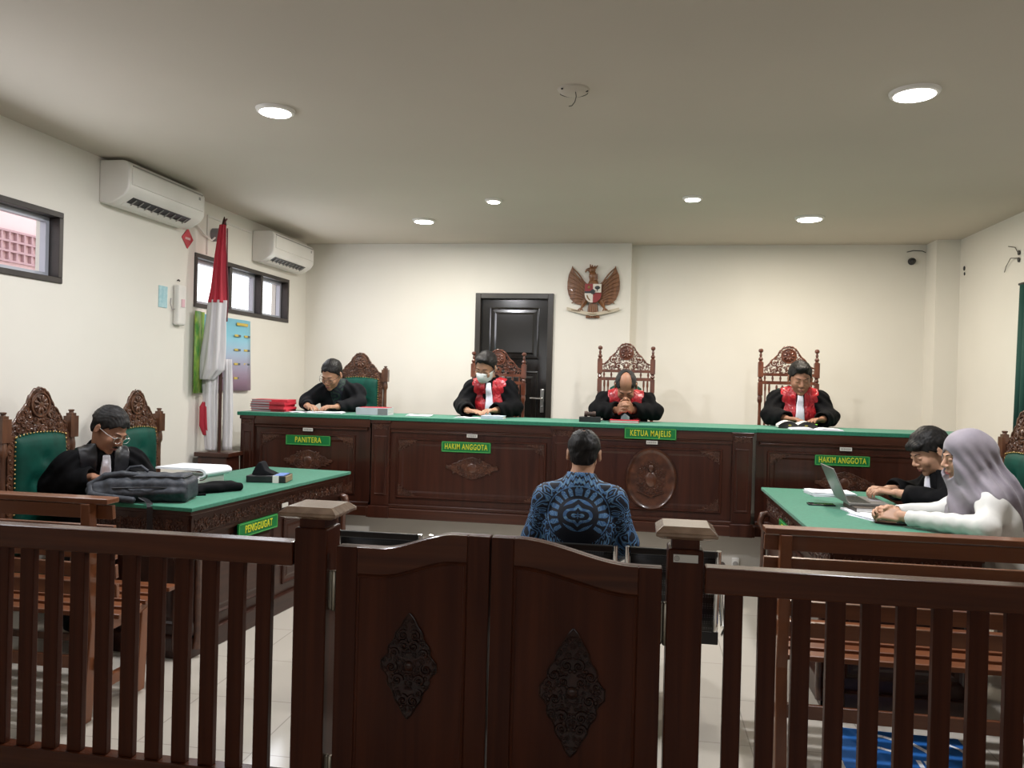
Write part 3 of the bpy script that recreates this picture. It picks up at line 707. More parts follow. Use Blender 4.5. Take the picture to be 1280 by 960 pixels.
# ------------------------------------------------------------------ ceiling lamps
EM = bpy.data.materials.new('lamp_diffuser_light'); EM.use_nodes = True
EM.node_tree.nodes['Principled BSDF'].inputs['Emission Color'].default_value = (1, 0.97, 0.93, 1)
EM.node_tree.nodes['Principled BSDF'].inputs['Emission Strength'].default_value = 18
def lamp(x, y, r, power, label, grp, colr):
    t = thing('recessed_downlight', label, 'ceiling light', (x, y, ZC), 0, grp)
    mb = MB(); mb.lathe([(r, -0.018), (r+0.012, -0.014), (r+0.018, -0.002), (r+0.018, 0.0)], 32); mb.obj('trim_ring', WHITE, t, 40)
    mb = MB(); mb.lathe([(r*0.93, -0.021), (r*0.96, -0.0185)], 32); mb.obj('diffuser', EM, t, 40)
    l = bpy.data.lights.new('lamp_light', 'AREA'); l.shape = 'DISK'; l.size = r*1.9; l.energy = power; l.color = colr
    o = bpy.data.objects.new('lamp_light', l); o.location = (0, 0, -0.026); COL.objects.link(o); o.parent = t
WARM, COOL = (1.0, 0.90, 0.75), (0.97, 0.97, 1.0)
lamp(-1.94, 3.98, 0.085, LAMP_W, 'large round downlight nearest the camera on the left side of the ceiling', None, COOL)
lamp(1.235, 4.0, 0.095, LAMP_W, 'large round downlight nearest the camera on the right side of the ceiling', None, COOL)
lamp(-1.925, 6.87, 0.085, LAMP_S, 'wide downlight near the back wall, left of the small spot over the door', None, (1.0, 0.95, 0.86))
lamp(1.34, 6.88, 0.10, LAMP_S, 'wide downlight near the back wall on the right side', None, WARM)
lamp(-1.16, 6.12, 0.050, LAMP_S*0.8, 'small round spot downlight left of centre, in front of the door', None, COOL)
lamp(0.353, 6.115, 0.058, LAMP_S*0.8, 'small round spot downlight right of centre, beyond the bare ceiling wire', None, (1.0, 0.94, 0.85))
t = thing('ceiling_rose', 'white ceiling plate with a loose wire hanging from it', 'ceiling fitting', (-0.35, 3.83, ZC))
mb = MB(); mb.lathe([(0.045, -0.022), (0.052, -0.020), (0.075, -0.008), (0.078, 0)], 28); mb.obj('plate', CEIL, t, 40)
mb = MB(); mb.tube([(0.07*math.cos(a), 0.07*math.sin(a), -0.012) for a in [PI*(0.1+0.8*i/12) for i in range(13)]], 0.002, 5); mb.ell((0.062, -0.01, -0.012), (0.010, 0.006, 0.005)); mb.ell((-0.05, -0.055, -0.014), (0.006, 0.005, 0.004))
mb.obj('screws', BLACK, t, 60)
mb = MB(); mb.tube([(0.012, -0.03, -0.018), (0.016, -0.03, -0.045), (0.01, -0.032, -0.07), (-0.002, -0.035, -0.088), (-0.018, -0.036, -0.092)], 0.0022, 6); mb.obj('loose_wire', pmat('dark_wire', (0.05, 0.045, 0.04), 0.5), t, 60)
t = thing('camera_dome', 'small black security camera dome in the top right corner of the back wall', 'camera', (2.545, YB, 2.76))
mb = MB(); mb.ell((0, -0.035, 0), (0.030, 0.032, 0.030), 16, 10); mb.obj('dome', BLACK, t, 60)
mb = MB(); mb.at((0, 0, 0), (PI/2, 0, 0)).lathe([(0.034, 0), (0.034, 0.015), (0.024, 0.02)], 20); mb.obj('mount', BLACK, t, 60)
mb = MB(); mb.tube([(2.50, YB-0.004, 2.85), (2.56, YB-0.006, 2.865), (2.64, YB-0.006, 2.86), (2.67, YB-0.006, 2.845)], 0.004, 6)
tag(mb.obj('camera_cable', pmat('dark_wire', (0.05, 0.045, 0.04)), None, 60), 'short dark cable along the top of the back wall above the camera dome', 'cable')
mb = MB(); mb.tube([(XR-0.006, 6.75, 2.60), (XR-0.012, 6.80, 2.66), (XR-0.008, 6.93, 2.69)], 0.003, 6); mb.tube([(XR-0.006, 6.75, 2.57), (XR-0.03, 6.83, 2.58), (XR-0.012, 6.95, 2.53), (XR-0.01, 6.98, 2.49)], 0.003, 6)
mb.ell((XR-0.008, 6.745, 2.61), (0.008, 0.018, 0.02)); mb.ell((XR-0.008, 6.745, 2.555), (0.008, 0.018, 0.02))
tag(mb.obj('wall_wire', pmat('dark_wire', (0.05, 0.045, 0.04)), None, 60), 'thin loose wires curling from two holes high on the right wall', 'wire')
mb = MB(); mb.ell((XR-0.006, 7.81, 2.64), (0.008, 0.016, 0.022)); mb.ell((XR-0.006, 7.80, 2.59), (0.006, 0.010, 0.016))
tag(mb.obj('wall_hook', BLACK, None, 60), 'small dark hook high on the right wall near the corner column', 'hook')

# ------------------------------------------------------------------ things on the left wall
def aircon(y0, y1, z0, z1, label):
    t = thing('air_conditioner', label, 'air conditioner', (XL, (y0+y1)/2, z0), 0, None)
    w2 = (y1-y0)/2; hh = z1-z0; d = 0.215
    prof = [(0, 0.01), (0.05, 0.0), (0.10, 0.004), (d-0.03, hh*0.20), (d-0.004, hh*0.33), (d, hh*0.45), (d, hh*0.86), (d-0.02, hh*0.97), (d-0.05, hh), (0, hh)]
    mb = MB(); n = len(prof)
    vs = [(p[0], -w2, p[1]) for p in prof] + [(p[0], w2, p[1]) for p in prof]
    fs = [tuple(range(n)), tuple(reversed(range(n, 2*n)))] + [((i+1) % n, i, n+i, n+(i+1) % n) for i in range(n)]
    mb.add(vs, fs); mb.obj('casing', WHITE, t, 35, 0.008)
    mb = MB(); mb.box(d-0.004, d+0.008, -w2+0.03, w2-0.03, hh*0.45, hh*0.84); mb.obj('front_panel', WHITE, t, None, 0.004)
    mb = MB(); mb.box(d-0.006, d+0.002, -w2+0.04, w2-0.03, hh*0.87, hh*0.895); mb.obj('intake_gap', pmat('grey_plastic', (0.30, 0.29, 0.27), 0.5), t)
    q = math.atan2(hh*0.26, 0.10)
    def slot(f0, f1, o0, o1, y0_, y1_, nm, mt):
        # lies along the two slanting underside faces
        A_, B_ = Vector((d-0.03, 0, hh*0.20)), Vector((d-0.004, 0, hh*0.33)); A0 = Vector((0.10, 0, 0.004))
        mb = MB(); nn = Vector((0.6, 0, -0.8)); P0 = A0.lerp(A_, f0); P1 = A0.lerp(A_, f1)
        vs = [P0+nn*o0, P1+nn*o0, P1+nn*o1, P0+nn*o1]; vs = [(v.x, y0_, v.z) for v in vs]+[(v.x, y1_, v.z) for v in vs]
        mb.add(vs, [(0, 1, 2, 3), (7, 6, 5, 4), (1, 0, 4, 5), (2, 1, 5, 6), (3, 2, 6, 7), (0, 3, 7, 4)]); return mb.obj(nm, mt, t)
    slot(0.42, 1.0, -0.004, 0.003, -w2*0.80, w2*0.70, 'air_outlet', BLACK)
    slot(0.05, 0.38, -0.002, 0.004, -w2*0.84, w2*0.76, 'louvre', WHITE)
    for k in range(9):
        mb = MB(); mb.at((0.155, -w2*0.7+k*w2*0.165, hh*0.115), (0, -math.radians(36), 0)).box(-0.028, 0.028, -0.0015, 0.0015, -0.006, 0.002)
        mb.obj('vane', pmat('grey_plastic', (0.3, 0.3, 0.3)), t)
    mb = MB(); mb.box(d, d+0.010, w2-0.10, w2-0.075, hh*0.72, hh*0.80); mb.obj('display', pmat('grey_plastic', (0.3, 0.3, 0.3)), t, None, 0.003)
aircon(4.76, 5.68, 2.615, 2.90, 'white split air conditioner nearer the camera, above the gap between the windows')
aircon(6.86, 7.76, 2.55, 2.835, 'white split air conditioner nearer the back wall, above the far window')
mb = MB(); a = PI/4; s_ = 0.075
mb.add([(XL+0.002, 5.80, 2.49), (XL+0.002, 5.88, 2.57), (XL+0.004, 5.80, 2.65), (XL+0.002, 5.72, 2.57), (XL+0.006, 5.80, 2.49), (XL+0.006, 5.88, 2.57), (XL+0.008, 5.80, 2.65), (XL+0.006, 5.72, 2.57)], [(3, 2, 1, 0), (4, 5, 6, 7), (0, 1, 5, 4), (1, 2, 6, 5), (2, 3, 7, 6), (3, 0, 4, 7)])
st = mb.obj('tissue_packet', RED); tag(st, 'red diamond shaped packet hanging on the wall under the nearer air conditioner', 'packet')
mb = MB()
for k in range(4): mb.box(XL+0.007, XL+0.0085, 5.765+k*0.018, 5.777+k*0.018, 2.56, 2.578)
mb.obj('print', pmat('pale_print', (0.7, 0.5, 0.5)), st)
t = thing('junction_box', 'grey cone shaped cable box on the wall beside the nearer air conditioner', 'cable box', (XL, 6.19, 2.67))
mb = MB(); mb.at((0, 0, 0), (0, PI/2, 0)).lathe([(0.055, 0), (0.055, 0.05), (0.035, 0.08)], 16); mb.obj('housing', pmat('mid_grey_plastic', (0.22, 0.21, 0.22), 0.6), t, 40)
mb = MB(); mb.tube([(0.04, -0.03, -0.02), (0.03, -0.08, -0.06), (0.02, -0.17, -0.03), (0.02, -0.28, 0.03), (0.02, -0.38, 0.035)], 0.008, 7); mb.obj('cable', WHITE, t, 60)
mb = MB(); mb.box(XL+0.0005, XL+0.012, 6.09, 6.82, 2.80, 2.815); mb.box(XL+0.0005, XL+0.012, 6.08, 6.09, 2.49, 2.815)
tag(mb.obj('cable_trunking', WHITE), 'thin white trunking running along the wall between the two air conditioners', 'trunking')
t = thing('wall_telephone', 'slim white handset hanging on the left wall beside the far window', 'telephone', (XL, 5.68, 1.88))
mb = MB(); mb.box(0, 0.05, -0.055, 0.055, 0, 0.31); mb.obj('handset', WHITE, t, None, 0.015)
mb = MB(); mb.box(0.05, 0.056, -0.02, 0.02, 0.14, 0.20); mb.obj('pink_label', pmat('pale_pink_print', (0.7, 0.45, 0.5)), t)
mb = MB(); mb.tube([(0.02, 0, 0.34), (0.012, 0, 0.35), (0.0, 0, 0.345)], 0.006, 6); mb.obj('hook', BLACK, t, 60)
mb = MB(); mb.tube([(0.02, -0.06, 0.12), (0.02, -0.09, 0.11), (0.01, -0.10, 0.16), (0.008, -0.09, 0.20)], 0.003, 5); mb.obj('cord', pmat('mid_grey_plastic', (0.2, 0.2, 0.2)), t, 60)
tag(MB().box(XL, XL+0.006, 5.44, 5.545, 2.00, 2.16).obj('notice_card', noisy('pale_cyan_card', (0.30, 0.52, 0.58), (0.42, 0.62, 0.66), (2, 30, 30), 1, 2, 0.6)), 'small pale cyan card on the wall beside the white handset', 'card')
def poster_mat():
    m = pmat('cyan_to_pink_print', (0.4, 0.6, 0.7), 0.5); b = m.node_tree.nodes['Principled BSDF']
    tc = nd(m, 'ShaderNodeTexCoord'); sp = nd(m, 'ShaderNodeSeparateXYZ'); r = nd(m, 'ShaderNodeValToRGB')
    r.color_ramp.elements[0].color = (0.55, 0.36, 0.52, 1); r.color_ramp.elements[1].color = (0.20, 0.48, 0.60, 1)
    r.color_ramp.elements[0].position = 0.1; r.color_ramp.elements[1].position = 0.75
    lk(m, tc.outputs['Generated'], sp.inputs[0]); lk(m, sp.outputs['Z'], r.inputs[0]); lk(m, r.outputs[0], b.inputs['Base Color']); return m
t = thing('wall_calendar', 'pale blue and pink calendar sheet with small yellow print behind the flag', 'poster', (XL, 6.44, 1.37))
mb = MB(); n = 10
mb.add([(0.008+0.006*math.sin(i*0.9)+(0.02*(1-j)), -0.40+0.80*i/n, 0.63*j) for j in (0, 1) for i in range(n+1)], [(i, i+1, n+1+i+1, n+1+i) for i in range(n)])
o = mb.obj('sheet', poster_mat(), t, 'all'); sm = o.modifiers.new('thick', 'SOLIDIFY'); sm.thickness = 0.002
mb = MB()
mb.box(0.018, 0.021, 0.14, 0.34, 0.575, 0.60)
for r in range(4):
    for cx_ in (-0.32, -0.17, 0.10, 0.27): mb.box(0.022, 0.026, cx_, cx_+0.06, 0.10+r*0.125, 0.118+r*0.125)
mb.obj('yellow_print', pmat('yellow_print', (0.55, 0.42, 0.08), 0.6), t)
mb = MB()
for r in range(4):
    for cx_ in (-0.26, -0.11, 0.16, 0.33): mb.box(0.022, 0.026, cx_, cx_+0.045, 0.10+r*0.125, 0.118+r*0.125)
mb.obj('dark_print', pmat('dark_print', (0.08, 0.10, 0.12), 0.6), t)
mb = MB(); n = 8
mb.add([(0.045+0.010*math.sin(i*0.7), 5.865+0.15*i/n, 1.355+0.655*j) for j in (0, 1) for i in range(n+1)], [(i, i+1, n+1+i+1, n+1+i) for i in range(n)])
mb.v = [(XL+v[0], v[1], v[2]) for v in mb.v]
o = mb.obj('green_calendar', noisy('green_print', (0.05, 0.22, 0.03), (0.30, 0.42, 0.06), (3, 20, 12), 1, 3, 0.5), None, 'all'); sm = o.modifiers.new('thick', 'SOLIDIFY'); sm.thickness = 0.003
tag(o, 'narrow green calendar curling off the wall left of the pale blue calendar', 'poster')

# ------------------------------------------------------------------ garuda emblem on the back wall
t = thing('wall_emblem', 'carved wooden eagle emblem with a red and white shield and a ribbon', 'emblem', (-0.487, 8.08, 2.43))
def wing(s):
    mb = MB()
    P_ = [(0.055, 0.075), (0.09, 0.105), (0.135, 0.135), (0.175, 0.175), (0.20, 0.215), (0.215, 0.262), (0.228, 0.225), (0.252, 0.17), (0.262, 0.10), (0.262, 0.03), (0.248, -0.03), (0.222, -0.08), (0.185, -0.115), (0.15, -0.130), (0.11, -0.125), (0.075, -0.10), (0.05, -0.06)]
    P_ = [(s*p[0], p[1]) for p in P_]
    if s > 0: P_ = P_[::-1]
    mb.prism(P_, -0.022, -0.002)
    for k in range(9):
        f = k/8.0
        a = (0.07+0.02*f, 0.06-0.17*f); b = (0.215-0.0*f+0.045*math.sin(PI*f), 0.24-0.355*f)
        pts = [(s*(a[0]+(b[0]-a[0])*u), -0.024-0.004*math.sin(PI*u), a[1]+(b[1]-a[1])*u+0.018*math.sin(PI*u)) for u in [i/8 for i in range(9)]]
        mb.tube(pts, [0.0045+0.003*math.sin(PI*min(1, u*0.9)) for u in [i/8 for i in range(9)]], 6)
    return mb
wing(-1).obj('wing', W_EAGLE, t, 50); wing(1).obj('wing', W_EAGLE, t, 50)
mb = MB()
mb.ell((0, -0.035, 0.03), (0.060, 0.030, 0.115)); mb.ell((-0.008, -0.04, 0.155), (0.040, 0.030, 0.055)); mb.ell((-0.018, -0.045, 0.215), (0.038, 0.030, 0.036))
mb.tube([(-0.045, -0.05, 0.222), (-0.070, -0.052, 0.215), (-0.080, -0.052, 0.198), (-0.076, -0.05, 0.188)], [0.018, 0.013, 0.007, 0.003], 8)
for dx, dz in ((-0.035, 0.275), (-0.012, 0.268), (0.015, 0.262), (0.040, 0.262)): mb.tube([(dx*0.6-0.01, -0.04, 0.235), (dx, -0.04, dz)], [0.012, 0.004], 6)
for q in range(9): mb.tube([(-0.035+0.009*q, -0.055, 0.115), (-0.040+0.010*q, -0.062, 0.175)], [0.006, 0.004], 5)
mb.obj('body', W_EAGLE, t, 60)
mb = MB()
for k in range(5): mb.tube([(-0.03+0.015*k, -0.02, -0.12), (-0.048+0.024*k, -0.02, -0.24)], [0.014, 0.012], 6)
for k in range(7): mb.ell((-0.06+0.02*k, -0.025, -0.252), (0.011, 0.009, 0.014), 6, 4)
mb.obj('tail', W_EAGLE, t, 60)
for s in (-1, 1):
    mb = MB(); mb.tube([(s*0.075, -0.03, -0.09), (s*0.10, -0.03, -0.135), (s*0.115, -0.03, -0.165)], [0.030, 0.020, 0.010], 8)
    for q in (-0.02, 0, 0.02): mb.tube([(s*0.115, -0.035, -0.165), (s*0.125+q, -0.04, -0.182), (s*0.12+q, -0.035, -0.192)], [0.009, 0.007, 0.004], 6)
    mb.obj('leg', W_EAGLE, t, 60)
# shield: four quarters and a centre
def shield_part(x0, x1, z0, z1):
    out = []; n = 8
    lim = lambda z: 0.082 if z > -0.03 else 0.082*math.sqrt(max(0.0, 1-((-0.03-z)/0.085)**2))
    L = [(max(x0, -lim(z)) if x0 < 0 else x0, z) for z in [z0+(z1-z0)*i/n for i in range(n+1)]]
    Rr_ = [(min(x1, lim(z)) if x1 > 0 else x1, z) for z in [z0+(z1-z0)*i/n for i in range(n+1)]]
    return L, Rr_
def quarter(x0, x1, z0, z1, mat, name):
    L, R2 = shield_part(x0, x1, z0, z1); pts = []
    for p in L + R2[::-1]:
        if not pts or (abs(p[0]-pts[-1][0]) > 1e-4 or abs(p[1]-pts[-1][1]) > 1e-4): pts.append(p)
    pts = pts[::-1]
    mb = MB(); mb.prism(pts, -0.078, -0.05); return mb.obj(name, mat, sh)
mb = MB(); out = [(-0.086, 0.078), (0.086, 0.078)] + [(0.086*math.cos(a), -0.03+0.09*math.sin(a)) for a in [-PI*i/14 for i in range(15)]]
out2 = out[::-1]
mb.prism([( p[0], p[1]) for p in out2], -0.060, -0.03); sh = mb.obj('shield', W_EAGLE, t)
ERED = pmat('dark_red_paint', (0.22, 0.012, 0.012), 0.4); EWH = pmat('off_white_paint', (0.6, 0.56, 0.5), 0.5)
quarter(-0.082, 0, 0.0, 0.073, ERED, 'red_field'); quarter(0, 0.082, -0.012, 0.073, EWH, 'white_field')
quarter(-0.082, 0, -0.112, -0.02, EWH, 'white_field'); quarter(0, 0.082, -0.112, -0.018, ERED, 'red_field')
mb = MB(); mb.prism([(0.026*math.cos(a), -0.005+0.028*math.sin(a)) for a in [2*PI*i/5+PI/2 for i in range(5)]], -0.086, -0.06); mb.box(-0.082, 0.0, -0.079, -0.06, -0.02, 0.0)
mb.obj('black_centre', BLACK, sh)
mb = MB(); mb.ell((0.044, -0.080, 0.036), (0.026, 0.005, 0.018)); mb.box(0.040, 0.048, -0.083, -0.078, 0.0, 0.03); mb.obj('tree_mark', BLACK, sh)
mb = MB(); mb.tube([(-0.058, -0.08, -0.04), (-0.05, -0.08, -0.065), (-0.03, -0.08, -0.09)], 0.006, 6); mb.ell((-0.04, -0.082, 0.04), (0.013, 0.005, 0.016)); mb.obj('grain_mark', pmat('dark_gold_paint', (0.2, 0.11, 0.03), 0.4), sh)
mb = MB(); n = 26; rib = lambda u: (0.262*u, -0.225+0.055*abs(u)**1.3)
vs = []; fs = []
for i in range(n+1):
    u = -1+2*i/n; x, z = rib(u); yy = -0.045+0.018*abs(u)
    for (dz, dy) in ((-0.016, 0), (0.016, 0), (0.016, 0.008), (-0.016, 0.008)): vs.append((x, yy+dy, z+dz))
for i in range(n):
    for k in range(4): fs.append((i*4+k, (i+1)*4+k, (i+1)*4+(k+1) % 4, i*4+(k+1) % 4))
fs += [(0, 1, 2, 3), (n*4+3, n*4+2, n*4+1, n*4)]
mb.add(vs, fs)
rb_ = mb.obj('ribbon', pmat('cream_ribbon_paint', (0.48, 0.42, 0.32), 0.5), t)
for q, w_ in ((-0.17, 'BHINNEKA'), (0.0, 'TUNGGAL'), (0.165, 'IKA')):
    text(w_, 0.021, pmat('dark_gold_paint', (0.2, 0.11, 0.03)), rb_, (q, -0.047+0.018*abs(q/0.245)-0.004, rib(q/0.245)[1]), (PI/2, 0.13*(-1 if q > 0 else 1 if q < 0 else 0), 0), 0.8)

# ------------------------------------------------------------------ judges' desks, three units under one green top
YD = 6.15
def desk_unit(label, x0, x1, yf, bays, pil, yb=6.72):
    t = thing('judges_desk', label, 'desk', ((x0+x1)/2, 6.45, 0.44)); cx_, cy_, cz_ = t.location
    def put(mb, name, mat, sm=None, bev=0, p=None):
        mb.v = [(v[0]-cx_, v[1]-cy_, v[2]-cz_) for v in mb.v]; return mb.obj(name, mat, p or t, sm, bev)
    # base
    mb = MB(); mb.box(x0-0.03 if pil else x0, x1+0.03 if pil else x1, yf-0.05, yf+0.02, 0.405, 0.485); mb.box(x0, x1, yf-0.025, yf+0.02, 0.485, 0.515)
    put(mb, 'plinth', W_DESK_H, None, 0.006)
    mb = MB(); mb.box(x0, x1, yf, yf+0.03, 0.50, 1.175); mb.box(x0, x0+0.03, yf+0.03, yb, 0.44, 1.175); mb.box(x1-0.03, x1, yf+0.03, yb, 0.44, 1.175)
    mb.box(x0+0.03, x1-0.03, yb-0.4, yb-0.37, 0.44, 1.175)
    put(mb, 'carcass', W_DESK_V)
    mb = MB(); mb.box(x0, x1, yf-0.022, yf, 1.115, 1.178); mb.panel(x0+0.02, x1-0.02, 1.085, 1.118, [(0, yf), (0, yf-0.012), (0.008, yf-0.018), (0.016, yf-0.012)])
    put(mb, 'frieze', W_DESK_H, None, 0.003)
    for (a, b) in pil:
        mb = MB(); mb.box(a, b, yf-0.03, yf+0.005, 0.50, 1.15); mb.panel(a+0.02, b-0.02, 0.58, 1.06, [(0, yf-0.030), (0.006, yf-0.038), (0.014, yf-0.038), (0.020, yf-0.033)]); mb.box(a-0.008, b+0.008, yf-0.036, yf, 1.15, 1.178); mb.box(a-0.01, b+0.01, yf-0.06, yf, 0.405, 0.50)
        put(mb, 'pilaster', W_DESK_V, None, 0.004)
        cc = MB(); cc.M = Matrix.Translation(((a+b)/2, yf-0.03, 1.125)); scrolls(cc, lambda x, z: min((b-a)/2-0.012-abs(x), 0.022-abs(z)), (0, (b-a)/2, -0.025, 0.025), int(abs(a)*91), 0.004, 0.012, -0.002, 0.28, True, 200)
        put(cc, 'capital_carving', W_CARVE, 60)
    for (a, b, cen, kind) in bays:
        mb = MB(); mb.panel(a, b, 0.565, 1.045, [(0, yf), (0, yf-0.010), (0.006, yf-0.016), (0.014, yf-0.016), (0.020, yf-0.006), (0.045, yf-0.006), (0.06, yf-0.002)])
        pn = put(mb, 'panel', W_DESK_V)
        for k, (qx, qz, sx, sz) in enumerate(((a+0.02, 1.03, 1, -1), (b-0.02, 1.03, -1, -1), (a+0.02, 0.58, 1, 1), (b-0.02, 0.58, -1, 1))):
            corner(qx-cx_, qz-cz_, sx, sz, 0.135, yf-0.006-cy_, 5+k+int(abs(a)*10), t, W_CARVE)
        if kind == 'diamond': diamond(cen-cx_, 0.825-cz_, 0.205, 0.085, yf-0.006-cy_, 11+int(abs(cen)*9), t, W_CARVE)
        if kind == 'oval':
            mb = MB(); N_ = 40; mb.M = Matrix.Translation((cen-cx_, yf-0.006-cy_, 0.80-cz_))
            rr_ = [(0.19, 0.235, 0), (0.19, 0.235, -0.012), (0.178, 0.223, -0.022), (0.165, 0.21, -0.012), (0.15, 0.195, -0.010)]
            vs = [(r[0]*math.cos(2*PI*i/N_), r[2], r[1]*math.sin(2*PI*i/N_)) for r in rr_ for i in range(N_)]
            fs = [(j*N_+i, j*N_+(i+1) % N_, (j+1)*N_+(i+1) % N_, (j+1)*N_+i) for j in range(4) for i in range(N_)] + [tuple(4*N_+i for i in range(N_))]
            mb.add(vs, fs)
            scrolls(mb, lambda x, z: (1-math.hypot(x/0.115, z/0.15))*0.10 if math.hypot(x/0.05, z/0.07) > 1 else 0, (0, 0.12, -0.15, 0.15), 41, 0.006, 0.022, -0.012, 0.25)
            mb.ell((0, -0.014, 0), (0.045, 0.014, 0.06)); mb.ell((0, -0.02, 0.085), (0.022, 0.012, 0.03)); mb.tube([(-0.10, -0.014, -0.09), (0, -0.018, -0.13), (0.10, -0.014, -0.09)], 0.008, 6)
            mb.obj('carved_oval_crest', W_CARVE, t, 60)
        mb = MB(); zl_ = 1.078; mb.box(cen-0.042, cen+0.042, yf-0.027, yf-0.0225, zl_-0.012, zl_+0.014)
        lb = put(mb, 'inventory_label', pmat('pale_label', (0.62, 0.60, 0.55), 0.5))
        mb = MB()
        for k in range(7): mb.box(cen-0.034+k*0.010, cen-0.028+k*0.010, yf-0.0282, yf-0.027, zl_-0.006, zl_+0.008)
        mb.v = [(v[0]-cx_, v[1]-cy_, v[2]-cz_) for v in mb.v]; mb.obj('label_print', pmat('grey_print', (0.25, 0.24, 0.22)), lb)
    return t
desk_unit('left carved judges desk unit under the PANITERA sign', -3.245, -2.135, YD+0.045, [(-3.08, -2.26, -2.66, 'diamond')], [(-3.245, -3.13)])
desk_unit('long middle carved judges desk unit with a diamond and an oval carving', -2.10, 0.835, YD, [(-1.90, -0.70, -1.285, 'diamond'), (-0.44, 0.62, 0.10, 'oval')], [(-2.10, -1.95), (-0.66, -0.50), (0.69, 0.835)])
desk_unit('right carved judges desk unit behind the laptop table', 0.868, 2.42, YD+0.045, [(0.95, 2.2, 1.50, 'diamond')], [(2.30, 2.42)])
mb = MB(); mb.prism_z([(-3.28, 6.165), (-2.12, 6.165), (-2.12, 6.115), (0.86, 6.115), (0.86, 6.165), (2.45, 6.165), (2.45, 6.76), (-3.28, 6.76)], 1.178, 1.208)
tag(mb.obj('desk_top', CLOTH_G, None, None, 0.004), 'long green felt covered top running across all the judges desks', 'desk top')
def sign(s, cx_, cy_, cz_, w_, h_, label, rz=0, size=0.062, sx=0.72):
    t = thing('name_sign', label, 'sign', (cx_, cy_, cz_), rz)
    mb = MB(); mb.box(-w_/2, w_/2, 0, 0.010, -h_/2, h_/2); mb.obj('board', SIGN_G, t)
    mb = MB(); q = 0.004
    for (a, b, c, d) in ((-w_/2+q, w_/2-q, h_/2-2*q, h_/2-q), (-w_/2+q, w_/2-q, -h_/2+q, -h_/2+2*q), (-w_/2+q, -w_/2+2*q, -h_/2+q, h_/2-q), (w_/2-2*q, w_/2-q, -h_/2+q, h_/2-q)): mb.box(a, b, -0.0015, 0, c, d)
    mb.obj('border', SIGN_E, t)
    text(s, size, SIGN_Y, t, (0, -0.0016, 0), (PI/2, 0, 0), sx, 0.0008)
    return t
sign('PANITERA', -2.663, YD+0.033, 0.992, 0.385, 0.085, 'green sign with yellow letters reading PANITERA')
sign('HAKIM ANGGOTA', -1.335, YD-0.012, 0.988, 0.395, 0.085, 'green sign reading HAKIM ANGGOTA under the masked judge', 0, 0.062, 0.60)
sign('KETUA MAJELIS', 0.086, YD-0.036, 1.146, 0.385, 0.085, 'green sign with yellow letters reading KETUA MAJELIS', 0, 0.062, 0.64)
sign('HAKIM ANGGOTA', 1.48, YD+0.033, 0.993, 0.385, 0.080, 'green sign reading HAKIM ANGGOTA behind the laptop', 0, 0.060, 0.60)

